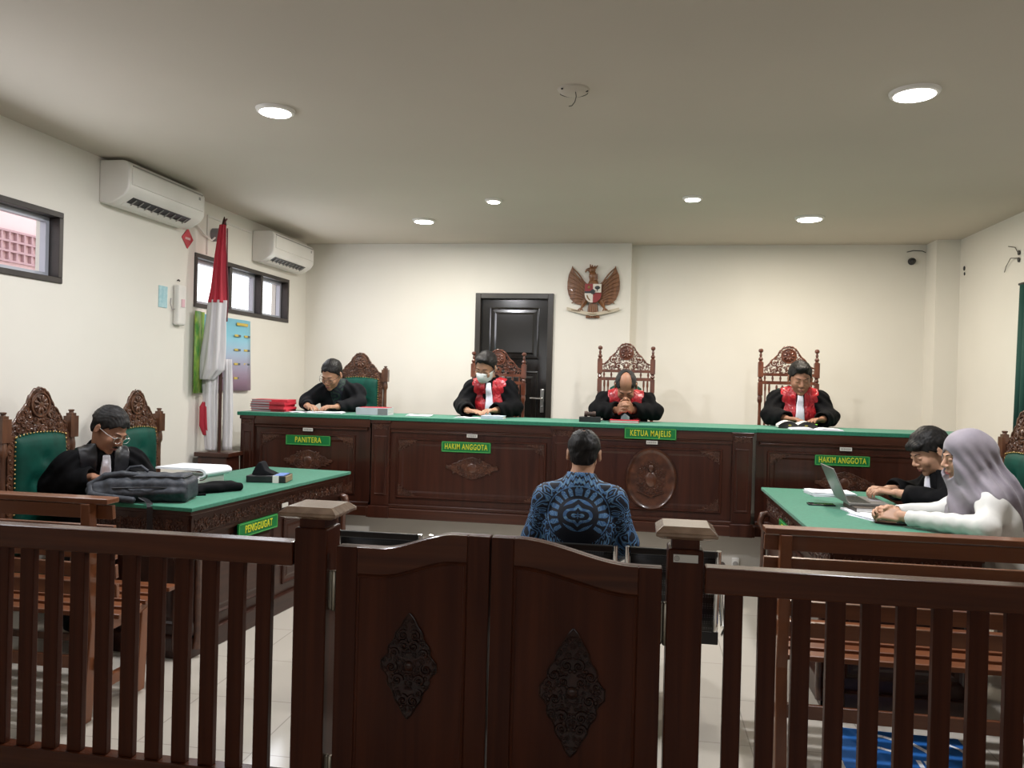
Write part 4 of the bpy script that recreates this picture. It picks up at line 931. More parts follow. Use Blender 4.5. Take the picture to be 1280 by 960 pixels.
# ------------------------------------------------------------------ the two side tables
def side_table(label, loc, rz, L, Wd, H_, sgn, tagname):
    # local: long axis y, visitor's side (closed front) towards sgn*x
    t = thing('side_table', label, 'table', loc, rz)
    mb = MB(); mb.box(-Wd/2, Wd/2, -L/2, L/2, H_-0.022, H_); mb.obj('felt_top', CLOTH_G, t, None, 0.004)
    mb = MB(); mb.box(-Wd/2+0.015, Wd/2-0.015, -L/2+0.015, L/2-0.015, H_-0.045, H_-0.022); mb.obj('top_board', W_TAB, t, None, 0.004)
    a, b = -Wd/2+0.05, Wd/2-0.05; c, d = -L/2+0.05, L/2-0.05; fx = b if sgn > 0 else a
    mb = MB(); f0, f1 = sorted((fx, fx-sgn*0.03))
    mb.box(f0, f1, c, d, 0.10, H_-0.045); mb.box(a, b, c, c+0.03, 0.10, H_-0.045); mb.box(a, b, d-0.03, d, 0.10, H_-0.045)
    mb.obj('carcass', W_TAB, t)
    mb = MB(); g0, g1 = sorted((fx+sgn*0.03, fx-sgn*0.05)); mb.box(g0, g1, c-0.03, d+0.03, 0.0, 0.11)
    mb.box(min(a, g0), max(b, g1), c-0.03, c+0.05, 0, 0.11); mb.box(min(a, g0), max(b, g1), d-0.05, d+0.03, 0, 0.11)
    mb.obj('plinth', W_TAB, t, None, 0.006)
    # aprons with a carved band, and moulded panels
    for nm, M, wdt in (('front', Matrix.Translation((fx, 0, 0)) @ Matrix.Rotation(sgn*PI/2, 4, 'Z'), d-c), ('end', Matrix.Translation(((a+b)/2, c, 0)), b-a), ('end', Matrix.Translation(((a+b)/2, d, 0)) @ Matrix.Rotation(PI, 4, 'Z'), b-a)):
        mb = MB(); mb.M = M; hw = wdt/2
        mb.box(-hw, hw, -0.014, 0, H_-0.16, H_-0.045); mb.box(-hw-0.008, hw+0.008, -0.022, 0, H_-0.065, H_-0.045); mb.box(-hw, hw, -0.02, 0, H_-0.17, H_-0.155)
        npn = 2 if wdt > 1 else 1; pw = wdt/npn
        for k in range(npn): mb.panel(-hw+k*pw+0.06, -hw+(k+1)*pw-0.06, 0.17, H_-0.22, [(0, 0), (0, -0.010), (0.010, -0.016), (0.02, -0.005), (0.04, -0.004), (0.055, -0.010)])
        mb.obj('apron' if nm == 'front' else 'end_apron', W_TAB, t)
        cv = MB(); cv.M = M @ Matrix.Translation((0, -0.016, H_-0.11))
        scrolls(cv, lambda x, z: min(hw-0.02-abs(x), 0.036-abs(z)), (0, hw, -0.04, 0.04), int(wdt*10), 0.008, 0.022, 0, 0.24, True, 700)
        cv.obj('carved_band', W_CARVE, t, 60)
        for sx in (1, -1):
            br = MB(); br.M = M @ Matrix.Translation((sx*(hw-0.035), -0.012, H_-0.2)) ; br.tube([(0, 0, 0.03), (0, -0.035, 0.02), (0, -0.05, -0.03), (0, -0.025, -0.09), (0, -0.03, -0.5), (0, -0.02, -0.56)], [0.022, 0.026, 0.024, 0.018, 0.02, 0.026], 8)
            br.obj('corner_post', W_CARVE, t, 60)
    return t
side_table('green topped side table on the left with the backpack and open document', (-2.595, 4.83, 0), math.radians(-5.6), 1.86, 0.78, 0.81, 1, 'L')
side_table('green topped side table on the right with the laptop', (1.235, 4.88, 0), 0, 1.98, 0.74, 0.81, -1, 'R')
rzL = math.radians(-5.6)
fxL = Matrix.Translation((-2.595, 4.83, 0)) @ Matrix.Rotation(rzL, 4, 'Z') @ Vector((0.39-0.05+0.036, -0.27, 0.60))
sign('PENGGUGAT', fxL.x, fxL.y, 0.605, 0.42, 0.085, 'green sign reading PENGGUGAT on the front of the left table', PI/2+rzL, 0.062, 0.72)
sign('TERGUGAT', 1.235-0.37+0.05-0.036, 4.98, 0.66, 0.42, 0.085, 'green sign with yellow letters on the front of the right table', -PI/2, 0.062, 0.72)
mb = MB(); q_ = Matrix.Translation((-2.595, 4.83, 0)) @ Matrix.Rotation(rzL, 4, 'Z') @ Vector((0.376, 0.02, 0.69)); mb.at(q_, (0, 0, rzL)).box(0, 0.004, -0.035, 0.035, -0.013, 0.013)
mb.M = Matrix.Identity(4)
tag(mb.obj('sticker', pmat('pale_label', (0.6, 0.6, 0.55))), 'small pale inventory sticker above and beyond the PENGGUGAT sign', 'sticker')
# ------------------------------------------------------------------ the bar: rails, posts and the two gate leaves
YG = 2.43
def railing(x0, x1, bx, label, zt):
    t = thing('railing', label, 'railing', ((x0+x1)/2, YG+0.03, 0)); ox = (x0+x1)/2
    mb = MB(); mb.box(x0-ox, x1-ox, -0.032, 0.032, zt-0.078, zt); mb.obj('top_rail', W_GATE_H, t, None, 0.006)
    mb = MB(); mb.box(x0-ox, x1-ox, -0.028, 0.028, 0.13, 0.225); mb.obj('bottom_rail', W_GATE_H, t, None, 0.005)
    k = 0; first = None
    for x in bx:
        if first is None:
            mb = MB(); mb.box(-0.026, 0.026, -0.014, 0.014, 0.225, zt-0.078); first = mb.obj('baluster', W_GATE_V, t, None, 0.003); first.location = (x-ox, 0, 0)
        else:
            c = first.copy(); COL.objects.link(c); c.parent = t; c.location = (x-ox, 0, 0)
    return t
railing(-3.52, -1.09, [-1.195-0.0962*k for k in range(24)], 'dark wooden railing with flat balusters left of the gate', 0.982)
railing(0.205, 2.86, [0.292+0.0965*k for k in range(27)], 'dark wooden railing with flat balusters right of the gate', 0.98)
def post(x0, x1, y1, label, capc):
    t = thing('gate_post', label, 'post', ((x0+x1)/2, (YG+y1)/2, 0)); w_, d_ = (x1-x0)/2, (y1-YG)/2
    mb = MB(); mb.box(-w_, w_, -d_, d_, 0, 1.03); mb.obj('shaft', W_GATE_V, t, None, 0.006)
    mb = MB(); mb.box(-w_+0.012, w_-0.012, -d_+0.012, d_-0.012, 1.03, 1.065); mb.obj('neck', W_GATE_V, t)
    c = 0.112*capc
    mb = MB(); mb.frust((0, 0), 1.062, 1.072, c-0.02, c-0.02, c, c); mb.box(-c, c, -c, c, 1.072, 1.082); mb.frust((0, 0), 1.082, 1.10, c, c, c-0.022, c-0.022)
    mb.obj('cap', W_CAP, t, None, 0.002); return t
post(-1.085, -0.975, 2.55, 'gate post on the left with a shiny brown cap', 0.86)
pr = post(0.095, 0.200, 2.54, 'gate post on the right with a pale worn cap and a metal tag', 0.80)
mb = MB(); mb.box(-0.036, 0.036, -0.0575, -0.054, 0.992, 1.015); tg = mb.obj('metal_tag', pmat('pale_metal_label', (0.52, 0.50, 0.47), 0.35, 0.3), pr)
mb = MB(); mb.tube([(-0.026+0.007*math.cos(a), -0.058, 1.0035+0.007*math.sin(a)) for a in [2*PI*i/12 for i in range(12)]], 0.0012, 5, True); mb.tube([(-0.026+0.003*math.cos(a), -0.058, 1.0035+0.003*math.sin(a)) for a in [2*PI*i/8 for i in range(8)]], 0.001, 5, True)
mb.obj('round_emblem', pmat('grey_print', (0.2, 0.2, 0.2)), tg)
def smooth(u): u = min(1, max(0, u)); return u*u*(3-2*u)
topL = lambda x: 0.977+0.0*x + 0.056*smooth((x+0.80)/0.24)
topR = lambda x: 1.033-0.065*smooth((x+0.36)/0.36)
def leaf(x0, x1, top, ox, cz_, hw, hh, label, seed):
    c = (x0+x1)/2; t = thing('gate_leaf', label, 'gate', (c, YG+0.02, 0.0)); tf = lambda x: top(x+c); a, b = x0-c, x1-c
    mb = MB(); n = 28
    z0 = 0.12
    out = [(a, z0), (b, z0)] + [(b+(a-b)*i/n, tf(b+(a-b)*i/n)) for i in range(n+1)]
    mb.prism(out, 0.004, 0.036); mb.obj('back_board', W_GATE_V, t, None, 0.003)
    # stiles and rails standing proud round the panel
    s1, s2 = a+0.070, b-0.070
    for (p, q) in ((a, s1), (s2, b)):
        mb = MB(); o = [(p, z0), (q, z0)] + [(q+(p-q)*i/6, tf(q+(p-q)*i/6)) for i in range(7)]; mb.prism(o, -0.016, 0.004); mb.obj('stile', W_GATE_V, t, None, 0.003)
    mb = MB(); o = [(s1, tf(s1)-0.085), ] + [(s1+(s2-s1)*i/n, tf(s1+(s2-s1)*i/n)-0.085) for i in range(1, n+1)] + [(s2+(s1-s2)*i/n, tf(s2+(s1-s2)*i/n)) for i in range(n+1)]
    mb.prism(o, -0.016, 0.004); mb.obj('top_rail', W_GATE_H, t, None, 0.003)
    mb = MB(); mb.box(s1, s2, -0.016, 0.004, z0, z0+0.10); mb.obj('bottom_rail', W_GATE_H, t, None, 0.003)
    mb = MB(); mb.panel(s1, s2, z0+0.10, lambda x: tf(x)-0.085, [(0.0, -0.016), (0.004, -0.020), (0.010, -0.018), (0.016, -0.002), (0.026, -0.001), (0.034, -0.004), (0.052, -0.013), (0.056, -0.013)], n)
    mb.obj('raised_panel', W_GATE_V, t)
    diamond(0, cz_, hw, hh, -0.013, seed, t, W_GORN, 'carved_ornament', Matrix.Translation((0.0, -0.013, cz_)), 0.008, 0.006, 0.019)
    return t
leaf(-0.944, -0.4465, topL, 0, 0.615, 0.088, 0.165, 'left leaf of the swing gate with a carved diamond ornament', 21)
leaf(-0.4405, 0.080, topR, 0, 0.575, 0.098, 0.195, 'right leaf of the swing gate with a carved diamond ornament', 33)
def hinge(x, z0, z1, label):
    t = thing('spring_hinge', label, 'hinge', (x, YG+0.02, z0))
    mb = MB(); mb.lathe([(0.006, 0), (0.009, 0.004), (0.009, z1-z0-0.004), (0.006, z1-z0)], 12, (0.006, 0)); mb.lathe([(0.006, 0.0), (0.008, 0.004), (0.008, z1-z0-0.008), (0.005, z1-z0-0.004)], 12, (-0.010, 0.012)); mb.obj('barrel', HINGE, t, 40)
    mb = MB(); mb.box(-0.016, 0.018, 0.004, 0.012, 0.008, z1-z0-0.008); mb.obj('plate', HINGE, t)
hinge(-0.960, 0.765, 0.895, 'upper metal spring hinge beside the left gate post'); hinge(-0.960, 0.20, 0.30, 'lower metal spring hinge beside the left gate post')
hinge(0.087, 0.735, 0.865, 'upper metal spring hinge beside the right gate post'); hinge(0.087, 0.20, 0.30, 'lower metal spring hinge beside the right gate post')

# ------------------------------------------------------------------ slatted visitors' benches
def bench(x0, x1, yb, frames, label, sx0=None):
    ox = (x0+x1)/2; t = thing('slatted_bench', label, 'bench', (ox, yb+0.3, 0)); a, b = x0-ox, x1-ox; Y = lambda y: y-0.3
    lean = lambda z: Y(0.0)+0.055*(0.95-z)/0.5
    mb = MB(); y = lean(0.95); mb.box(a, b, y-0.05, y+0.035, 0.945, 0.968); mb.obj('top_cap', W_BENCH, t, None, 0.004)
    for z in (0.905, 0.815, 0.725, 0.640, 0.555):
        y = lean(z); mb = MB(); mb.at((0, y, z), (math.radians(6), 0, 0)).box(a+0.004, b-0.004, -0.010, 0.012, -0.031, 0.030); mb.obj('back_slat', W_BENCH, t, None, 0.003)
    for k in range(5):
        y = Y(0.085+0.095*k); mb = MB(); mb.box(a if sx0 is None else sx0-ox, b, y-0.036, y+0.036, 0.425+0.006*k, 0.447+0.006*k); mb.obj('seat_slat', W_BENCH, t, None, 0.004)
    for fx in frames:
        fx -= ox; mb = MB(); h_ = 0.022
        # raked back upright, seat bearer, front leg and foot rail in side view (y, z)
        def plate(pts): 
            n = len(pts); vs = [(fx-h_, Y(p[0]), p[1]) for p in pts]+[(fx+h_, Y(p[0]), p[1]) for p in pts]
            mb.add(vs, [tuple(reversed(range(n))), tuple(range(n, 2*n))]+[(i, (i+1) % n, n+(i+1) % n, n+i) for i in range(n)])
        plate([(-0.075, 0.0), (-0.015, 0.0), (0.035, 0.40), (0.0, 0.60), (-0.014, 0.945), (-0.062, 0.945), (-0.050, 0.60), (-0.030, 0.42)])
        up = mb.obj('upright', W_BENCH_V, t, None, 0.004)
        h_ = 0.018; mb = MB(); plate([(-0.03, 0.33), (0.10, 0.355), (0.28, 0.36), (0.40, 0.395), (0.52, 0.43), (0.50, 0.452), (0.0, 0.425), (-0.03, 0.42)]); mb.obj('seat_bearer', W_BENCH_V, t, None, 0.003)
        h_ = 0.021; mb = MB(); plate([(0.30, 0.0), (0.36, 0.0), (0.375, 0.20), (0.40, 0.40), (0.33, 0.38), (0.315, 0.20)]); mb.obj('front_leg', W_BENCH_V, t, None, 0.004)
        h_ = 0.015; mb = MB(); plate([(-0.05, 0.10), (0.34, 0.10), (0.34, 0.15), (-0.05, 0.15)]); mb.obj('side_stretcher', W_BENCH_V, t, None, 0.003)
    mb = MB(); mb.box(a+0.05, b-0.05, Y(0.0)-0.01, Y(0.0)+0.012, 0.215, 0.270); mb.obj('long_stretcher', W_BENCH, t, None, 0.003)
    return t
bench(-3.46, -2.235, 3.15, [-3.36, -2.33], 'reddish slatted wooden bench behind the left railing')
bench(0.50, 2.12, 3.30, [0.578, 2.0], 'brown slatted wooden bench behind the right railing', 0.585)
# blue printed mat on the floor under the right bench
t = thing('floor_mat', 'blue mat with white lettering lying on the floor under the right bench', 'mat', (1.13, 3.55, 0.0), math.radians(-2))
mb = MB(); mb.box(-0.27, 0.27, -0.21, 0.21, 0.0, 0.006); mb.obj('mat', pmat('bright_blue_print', (0.012, 0.13, 0.45), 0.5), t)
mb = MB()
def band(pts, w_):
    for (p, q) in zip(pts, pts[1:]):
        d = Vector((q[0]-p[0], q[1]-p[1], 0)); n_ = Vector((-d.y, d.x, 0)).normalized()*w_
        mb.add([(p[0]-n_.x, p[1]-n_.y, 0.0075), (q[0]-n_.x, q[1]-n_.y, 0.0075), (q[0]+n_.x, q[1]+n_.y, 0.0075), (p[0]+n_.x, p[1]+n_.y, 0.0075)], [(0, 1, 2, 3)])
band([(-0.14, 0.17), (-0.05, 0.15), (0.0, 0.12)], 0.012); band([(-0.15, 0.04), (-0.09, 0.03), (-0.03, 0.0)], 0.010)
band([(0.0, 0.16), (0.06, 0.10), (0.10, 0.03)], 0.012); band([(0.20, 0.14), (0.24, 0.10), (0.26, 0.04)], 0.009)
mb.add([(-0.01, 0.11, 0.0075), (0.045, 0.065, 0.0075), (-0.01, 0.04, 0.0075)], [(0, 2, 1)])
mb.obj('white_marks', PAPER, t)
text('S IL', 0.085, PAPER, t, (0.02, -0.09, 0.0075), (0, 0, 0), 1.1, 0.004, 0.0005)

# ------------------------------------------------------------------ metal waiting bench
def metal_bench(x0, n, pitch, yb, zt):
    L = pitch*n; ox = x0+L/2; t = thing('metal_bench', 'four seat black perforated metal waiting bench with chrome ends in front of the judges', 'bench', (ox, yb+0.25, 0))
    Y = lambda y: y-0.25
    pm = pmat('black_perforated_steel', (0.012, 0.012, 0.013), 0.35, 0.3); b = pm.node_tree.nodes['Principled BSDF']
    tc = nd(pm, 'ShaderNodeTexCoord'); mp = nd(pm, 'ShaderNodeMapping'); mp.inputs['Scale'].default_value = (95, 95, 95)
    ch = nd(pm, 'ShaderNodeTexVoronoi'); ch.inputs['Randomness'].default_value = 0.0; ch.inputs['Scale'].default_value = 1.0
    r = nd(pm, 'ShaderNodeValToRGB'); r.color_ramp.elements[0].position = 0.28; r.color_ramp.elements[1].position = 0.34
    r.color_ramp.elements[0].color = (0.10, 0.10, 0.10, 1); r.color_ramp.elements[1].color = (0.010, 0.010, 0.011, 1)
    lk(pm, tc.outputs['Object'], mp.inputs[0]); lk(pm, mp.outputs[0], ch.inputs['Vector']); lk(pm, ch.outputs['Distance'], r.inputs[0]); lk(pm, r.outputs[0], b.inputs['Base Color'])
    a = x0-ox
    for k in range(n):
        p, q = a+pitch*k+0.008, a+pitch*(k+1)-0.045
        prof = [(0.42, 0.405), (0.36, 0.432), (0.20, 0.425), (0.10, 0.415), (0.06, 0.43), (0.035, 0.50), (0.0, 0.66), (-0.02, zt-0.005)]
        def sheet(pr, x0_, x1_, th=0.004):
            mb = MB(); vs = []; fs = []; m_ = len(pr)
            for xx in (x0_, x1_):
                for (y, z) in pr: vs.append((xx, Y(y), z))
            fs = [(i, i+1, m_+i+1, m_+i) for i in range(m_-1)]; mb.add(vs, fs); return mb
        o = sheet(prof[:5], p+0.012, q-0.012).obj('seat', pm, t, 'all'); s_ = o.modifiers.new('thick', 'SOLIDIFY'); s_.thickness = 0.006
        o = sheet([prof[4], prof[5], prof[6], prof[7]], p+0.012, q-0.012).obj('backrest', pm, t, 'all'); s_ = o.modifiers.new('thick', 'SOLIDIFY'); s_.thickness = 0.006
        mb = MB(); mb.box(p+0.012, q-0.012, Y(-0.036), Y(-0.016), zt-0.03, zt); mb.obj('top_lip', pmat('black_lip', (0.012, 0.012, 0.012), 0.3), t, None, 0.004)
        for e_ in (p, q):
            mb = MB(); mb.tube([(e_, Y(y), z+0.004) for (y, z) in prof[:5]]+[(e_, Y(0.045), 0.47), (e_, Y(0.02), 0.58), (e_, Y(-0.01), 0.70), (e_, Y(-0.025), zt)], 0.011, 8); mb.obj('side_tube', CHROME, t, 60)
    mb = MB(); mb.box(a-0.01, a+L-0.02, Y(0.17), Y(0.23), 0.33, 0.39); mb.obj('beam', pmat('black_steel', (0.015, 0.015, 0.016), 0.4), t, None, 0.004)
    for q in (a+0.12, a+L-0.15):
        mb = MB(); mb.tube([(q, Y(0.20), 0.36), (q, Y(0.20), 0.12), (q, Y(0.18), 0.09), (q, Y(-0.05), 0.03)], 0.016, 8); mb.tube([(q, Y(0.20), 0.12), (q, Y(0.24), 0.09), (q, Y(0.45), 0.03)], 0.016, 8); mb.lathe([(0.02, 0), (0.02, 0.02), (0.012, 0.03)], 12, (q, Y(-0.05))); mb.lathe([(0.02, 0), (0.02, 0.02), (0.012, 0.03)], 12, (q, Y(0.45)))
        mb.obj('leg', CHROME, t, 60)
    for q in (a-0.012, a+L+0.004):
        mb = MB(); mb.tube([(q, Y(0.20), 0.37), (q, Y(0.05), 0.45), (q, Y(0.03), 0.60), (q, Y(0.06), 0.665), (q, Y(0.14), 0.68), (q, Y(0.30), 0.675), (q, Y(0.36), 0.64), (q, Y(0.34), 0.50), (q, Y(0.22), 0.40)], 0.012, 8); mb.obj('armrest', CHROME, t, 60)
metal_bench(-1.385, 4, 0.447, 3.60, 0.80)
o = tag(MB().box(-0.028, 0.028, -0.012, 0, -0.04, 0.04).obj('wall_socket', WHITE, None, None, 0.006), 'white electric socket on the front of the dais below the right desks', 'socket'); o.location = (0.745, 6.235, 0.185)
mb = MB(); mb.at((0, -0.012, -0.005), (PI/2, 0, 0)).lathe([(0.020, 0), (0.020, 0.004), (0.016, 0.0045)], 20); q = mb.obj('socket_face', pmat('grey_plastic', (0.3, 0.3, 0.3)), o)

# ------------------------------------------------------------------ carved chairs (front is -y)
def crest(parent, w_, z0, z1, mat, seed, solid, y=0.0, name='carved_crest'):
    h_ = z1-z0; hw = w_/2; mb = MB()
    def top(x):
        f = abs(x)/hw
        pts = [(0, 1.0), (0.18, 0.965), (0.33, 0.84), (0.42, 0.70), (0.50, 0.62), (0.62, 0.54), (0.74, 0.40), (0.85, 0.30), (1.0, 0.26)]
        for (a, b) in zip(pts, pts[1:]):
            if f <= b[0]: return h_*(a[1]+(b[1]-a[1])*(f-a[0])/(b[0]-a[0]))
        return h_*0.26
    mb.M = Matrix.Translation((0, y, z0))
    n = 48; rim = [(-hw+w_*i/n, 0, top(-hw+w_*i/n)-0.006+0.005*abs(math.sin(i*1.31))) for i in range(n+1)]
    mb.tube(rim, [0.0075+0.002*math.sin(i*1.7) for i in range(n+1)], 6)
    mb.box(-hw, hw, -0.013, 0.013, -0.004, 0.022)
    cz_ = h_*0.66; cr = h_*0.235
    # round medallion
    for rr_, th in ((cr, 0.007), (cr*0.72, 0.004)): mb.tube([(rr_*math.cos(2*PI*i/24), -0.008, cz_+rr_*math.sin(2*PI*i/24)) for i in range(24)], th, 6, True)
    mb.M = Matrix.Translation((0, y, z0)) @ Matrix.Translation((0, 0, cz_)) @ Matrix.Rotation(PI/2, 4, 'X'); mb.lathe([(cr, -0.008), (cr, 0.006), (cr*0.5, 0.012), (cr*0.2, 0.018)], 24)
    for i in range(9): a = 2*PI*i/9; mb.M = Matrix.Translation((cr*0.5*math.cos(a), y-0.015, z0+cz_+cr*0.5*math.sin(a))) @ Matrix.Rotation(-a, 4, 'Y'); mb.ell((0, 0, 0), (cr*0.32, 0.007, cr*0.13), 7, 5)
    mb.M = Matrix.Translation((0, y, z0))
    def inside(x, z):
        if z < 0.022: return 0
        d = min(z-0.018, (top(x)-z-0.006)*0.8, hw-abs(x)+0.004)
        return min(d, math.hypot(x, z-cz_)-cr-0.002)
    scrolls(mb, inside, (0, hw, 0.02, h_), seed, 0.007, 0.028 if not solid else 0.022, 0, 0.30 if not solid else 0.40, True, 1500)
    if solid:
        out = [(-hw, 0.0), (hw, 0.0)] + [(hw-w_*i/n, top(hw-w_*i/n)-0.012) for i in range(n+1)]
        mb.prism(out, 0.0, 0.010)
    return mb.obj(name, mat, parent, 60)
def turned(r, z0, z1, kind=0):
    L = z1-z0; P_ = [(0.75, 0), (1.0, 0.03), (1.0, 0.06), (0.6, 0.09), (0.62, 0.12), (0.95, 0.30), (0.72, 0.52), (0.62, 0.80), (0.66, 0.88), (1.0, 0.91), (1.0, 0.95), (0.8, 1.0)]
    return [(r*a, z0+L*b) for a, b in P_]
def pad(w_, z0, z1, y, arch=0.0, tuft=True, flip=1):
    mb = MB(); nx, nz = 22, 30; vs = []; fs = []
    def hgt(u, v):
        e = (1-abs(2*u-1)**5)*(1-abs(2*v-1)**7); d = 0.045*max(e, 0)**0.5
        if tuft:
            q = 0
            for (bu, bv) in ((0.28, 0.25), (0.72, 0.25), (0.5, 0.42), (0.28, 0.60), (0.72, 0.60), (0.5, 0.78)):
                q = max(q, math.exp(-((u-bu)**2*w_*w_+(v-bv)**2*(z1-z0)**2)/0.0011))
            d -= 0.022*q
        return d
    for j in range(nz+1):
        for i in range(nx+1):
            u, v = i/nx, j/nz; x = (u-0.5)*w_; z = z0+(z1-z0)*v - arch*abs(2*u-1)**2.2*v
            vs.append((x, y-hgt(u, v)*flip, z))
    for j in range(nz):
        for i in range(nx): a = j*(nx+1)+i; fs.append((a, a+1, a+nx+2, a+nx+1))
    b0 = len(vs); out = [j*(nx+1) for j in range(nz+1)][::-1]
    ring = [i for i in range(nx+1)] + [j*(nx+1)+nx for j in range(1, nz+1)] + [nz*(nx+1)+i for i in range(nx-1, -1, -1)] + [j*(nx+1) for j in range(nz-1, 0, -1)]
    for k in ring: vs.append((vs[k][0], y+0.025, vs[k][2]))
    m_ = len(ring)
    for k in range(m_): fs.append((ring[(k+1) % m_], ring[k], b0+k, b0+(k+1) % m_))
    fs.append(tuple(b0+k for k in range(m_)))
    mb.add(vs, fs); return mb
def seat_parts(t, w_, mat, dy=0.48):
    yb = 0.24; yf = yb-dy
    mb = MB(); mb.box(-w_/2, w_/2, yf, yb, 0.36, 0.42); mb.obj('seat_frame', mat, t, None, 0.006)
    mb = MB(); mb.box(-w_/2+0.03, w_/2-0.03, yf+0.01, yb-0.05, 0.42, 0.458); mb.obj('seat_cushion', VELV, t, 60, 0.02)
    for s in (-1, 1):
        mb = MB(); mb.lathe(turned(0.028, 0.0, 0.36), 14, (s*(w_/2-0.03), yf+0.03)); mb.obj('front_leg', mat, t, 40)
        mb = MB(); mb.lathe(turned(0.020, 0.42, 0.645), 12, (s*(w_/2-0.02), yf+0.05)); mb.tube([(s*(w_/2-0.01), yb-0.01, 0.67), (s*(w_/2), 0.05, 0.665), (s*(w_/2-0.005), -0.10, 0.66), (s*(w_/2-0.01), yf+0.02, 0.655), (s*(w_/2-0.01), yf-0.02, 0.635)], [0.018, 0.022, 0.024, 0.028, 0.018], 10); mb.obj('armrest', mat, t, 50)
    mb = MB()
    mb.box(-w_/2+0.03, w_/2-0.03, yf+0.02, yf+0.04, 0.13, 0.165); mb.box(-w_/2+0.02, -w_/2+0.04, yf+0.03, yb, 0.10, 0.135); mb.box(w_/2-0.04, w_/2-0.02, yf+0.03, yb, 0.10, 0.135); mb.obj('stretcher', mat, t)
def judge_chair(loc, label):
    t = thing('carved_armchair', label, 'chair', loc, 0, 'high backed carved chairs of the judges'); hw = 0.245; mat = W_CHAIR; y = 0.24
    for s in (-1, 1):
        mb = MB(); c = (s*hw, y); mb.box(c[0]-0.022, c[0]+0.022, y-0.022, y+0.022, 0.0, 0.42); mb.lathe(turned(0.022, 0.42, 1.0), 14, c); mb.box(c[0]-0.021, c[0]+0.021, y-0.021, y+0.021, 1.0, 1.12); mb.lathe([(0.020, 1.12), (0.014, 1.125), (0.021, 1.14), (0.014, 1.16), (0.019, 1.17)], 14, c); mb.box(c[0]-0.023, c[0]+0.023, y-0.022, y+0.022, 1.17, 1.305)
        mb.lathe([(0.022, 1.305), (0.012, 1.315), (0.021, 1.328), (0.020, 1.338), (0.009, 1.352), (0.013, 1.37), (0.009, 1.385), (0.008, 1.39), (0.019, 1.398), (0.022, 1.410), (0.018, 1.424), (0.006, 1.430)], 14, c)
        mb.obj('back_post', mat, t, 40)
    crest(t, 0.46, 1.185, 1.455, mat, 7, False, y)
    mb = MB(); mb.box(-hw, hw, y-0.013, y+0.013, 1.105, 1.135); mb.box(-hw, hw, y-0.013, y+0.013, 0.52, 0.56)
    for k in range(7): x = -0.205+k*0.0683; mb.lathe([(0.009, 1.13), (0.006, 1.14), (0.011, 1.16), (0.006, 1.18), (0.009, 1.19)], 10, (x, y))
    for s in (-1, 1):
        for x in (0.20, 0.165): mb.lathe(turned(0.010, 0.56, 1.105), 10, (s*x, y))
    for q in range(5): x = -0.10+q*0.05; mb.lathe([(0.008, 1.06), (0.011, 1.08), (0.006, 1.10)], 10, (x, y))
    mb.obj('back_rails', mat, t, 40)
    pad(0.29, 0.56, 1.085, y-0.005, 0.05, False).obj('back_pad', VELV, t, 50)
    seat_parts(t, 0.50, mat); return t
JC = 'red brown carved armchair with ball finials '
jc = judge_chair((-1.345, 7.33, 0.44), JC+'in front of the black door')
copy_tree(jc, None, (-0.132, 7.33, 0.44), 0, JC+'behind the judge with the clasped hands')
copy_tree(jc, None, (1.327, 7.33, 0.44), 0, JC+'behind the judge at the open black book')
for o in [x for x in bpy.data.objects if x.get('category') == 'chair']: o.scale = (1, 1, 0.985) if o is jc else (1, 1, 1)
jc.scale = (1, 1, 0.945)
def tufted_chair(loc, rz, label, group):
    t = thing('tufted_armchair', label, 'chair', loc, rz, group); hw = 0.258; y = 0.24; mat = W_CHAIR2
    for s in (-1, 1):
        mb = MB(); c = (s*hw, y); mb.box(c[0]-0.025, c[0]+0.025, y-0.022, y+0.022, 0.0, 0.42); mb.lathe(turned(0.026, 0.42, 1.12), 16, c); mb.box(c[0]-0.032, c[0]+0.032, y-0.026, y+0.026, 1.12, 1.245); mb.box(c[0]-0.02, c[0]+0.02, y-0.018, y+0.018, 1.245, 1.262); mb.lathe([(0.014, 1.262), (0.012, 1.27), (0.017, 1.275), (0.017, 1.282), (0.008, 1.284)], 12, c)
        mb.obj('back_post', mat, t, 40)
    crest(t, 0.46, 1.13, 1.415, mat, 12, True, y)
    fr = MB(); fr.box(-0.235, -0.19, y-0.014, y+0.014, 0.50, 1.15); fr.box(0.19, 0.235, y-0.014, y+0.014, 0.50, 1.15); fr.box(-hw, hw, y-0.014, y+0.014, 0.47, 0.53); fr.box(-0.19, 0.19, y, y+0.02, 0.53, 1.13)
    for s in (-1, 1):
        for k in range(13): 
            z = 0.56+k*0.046; spiral(fr, s*(0.212+0.010*math.sin(k*1.9)), z, 0.019, k*1.3, s, y-0.012, 0.006)
    fr.obj('carved_back_frame', mat, t, 60)
    pad(0.385, 0.50, 1.165, y-0.012, 0.02, True).obj('tufted_back_pad', VELV, t, 50)
    nl = MB()
    for k in range(26):
        z = 0.53+k*0.0245
        for s in (-1, 1): nl.ell((s*0.192, y-0.022, z), (0.006, 0.005, 0.006), 6, 4)
    for k in range(16): nl.ell((-0.185+k*0.0247, y-0.022, 1.165-0.02*abs(2*(k/15)-1)**2.2), (0.006, 0.005, 0.006), 6, 4)
    nl.obj('nail_trim', BRASS, t, 60)
    seat_parts(t, 0.55, mat); return t
TG = 'tufted green carved armchairs'
tc_ = tufted_chair((-3.09, 4.02, 0), PI/2, 'green tufted carved armchair of the man in black beside the backpack', TG)
copy_tree(tc_, None, (-3.09, 4.90, 0), PI/2, 'empty green tufted carved armchair behind the man reading at the left table', (1, 1, 0.985))
copy_tree(tc_, None, (-2.655, 7.12, 0.44), 0, 'green padded carved armchair behind the clerk in the black suit', (0.97, 1, 0.925))
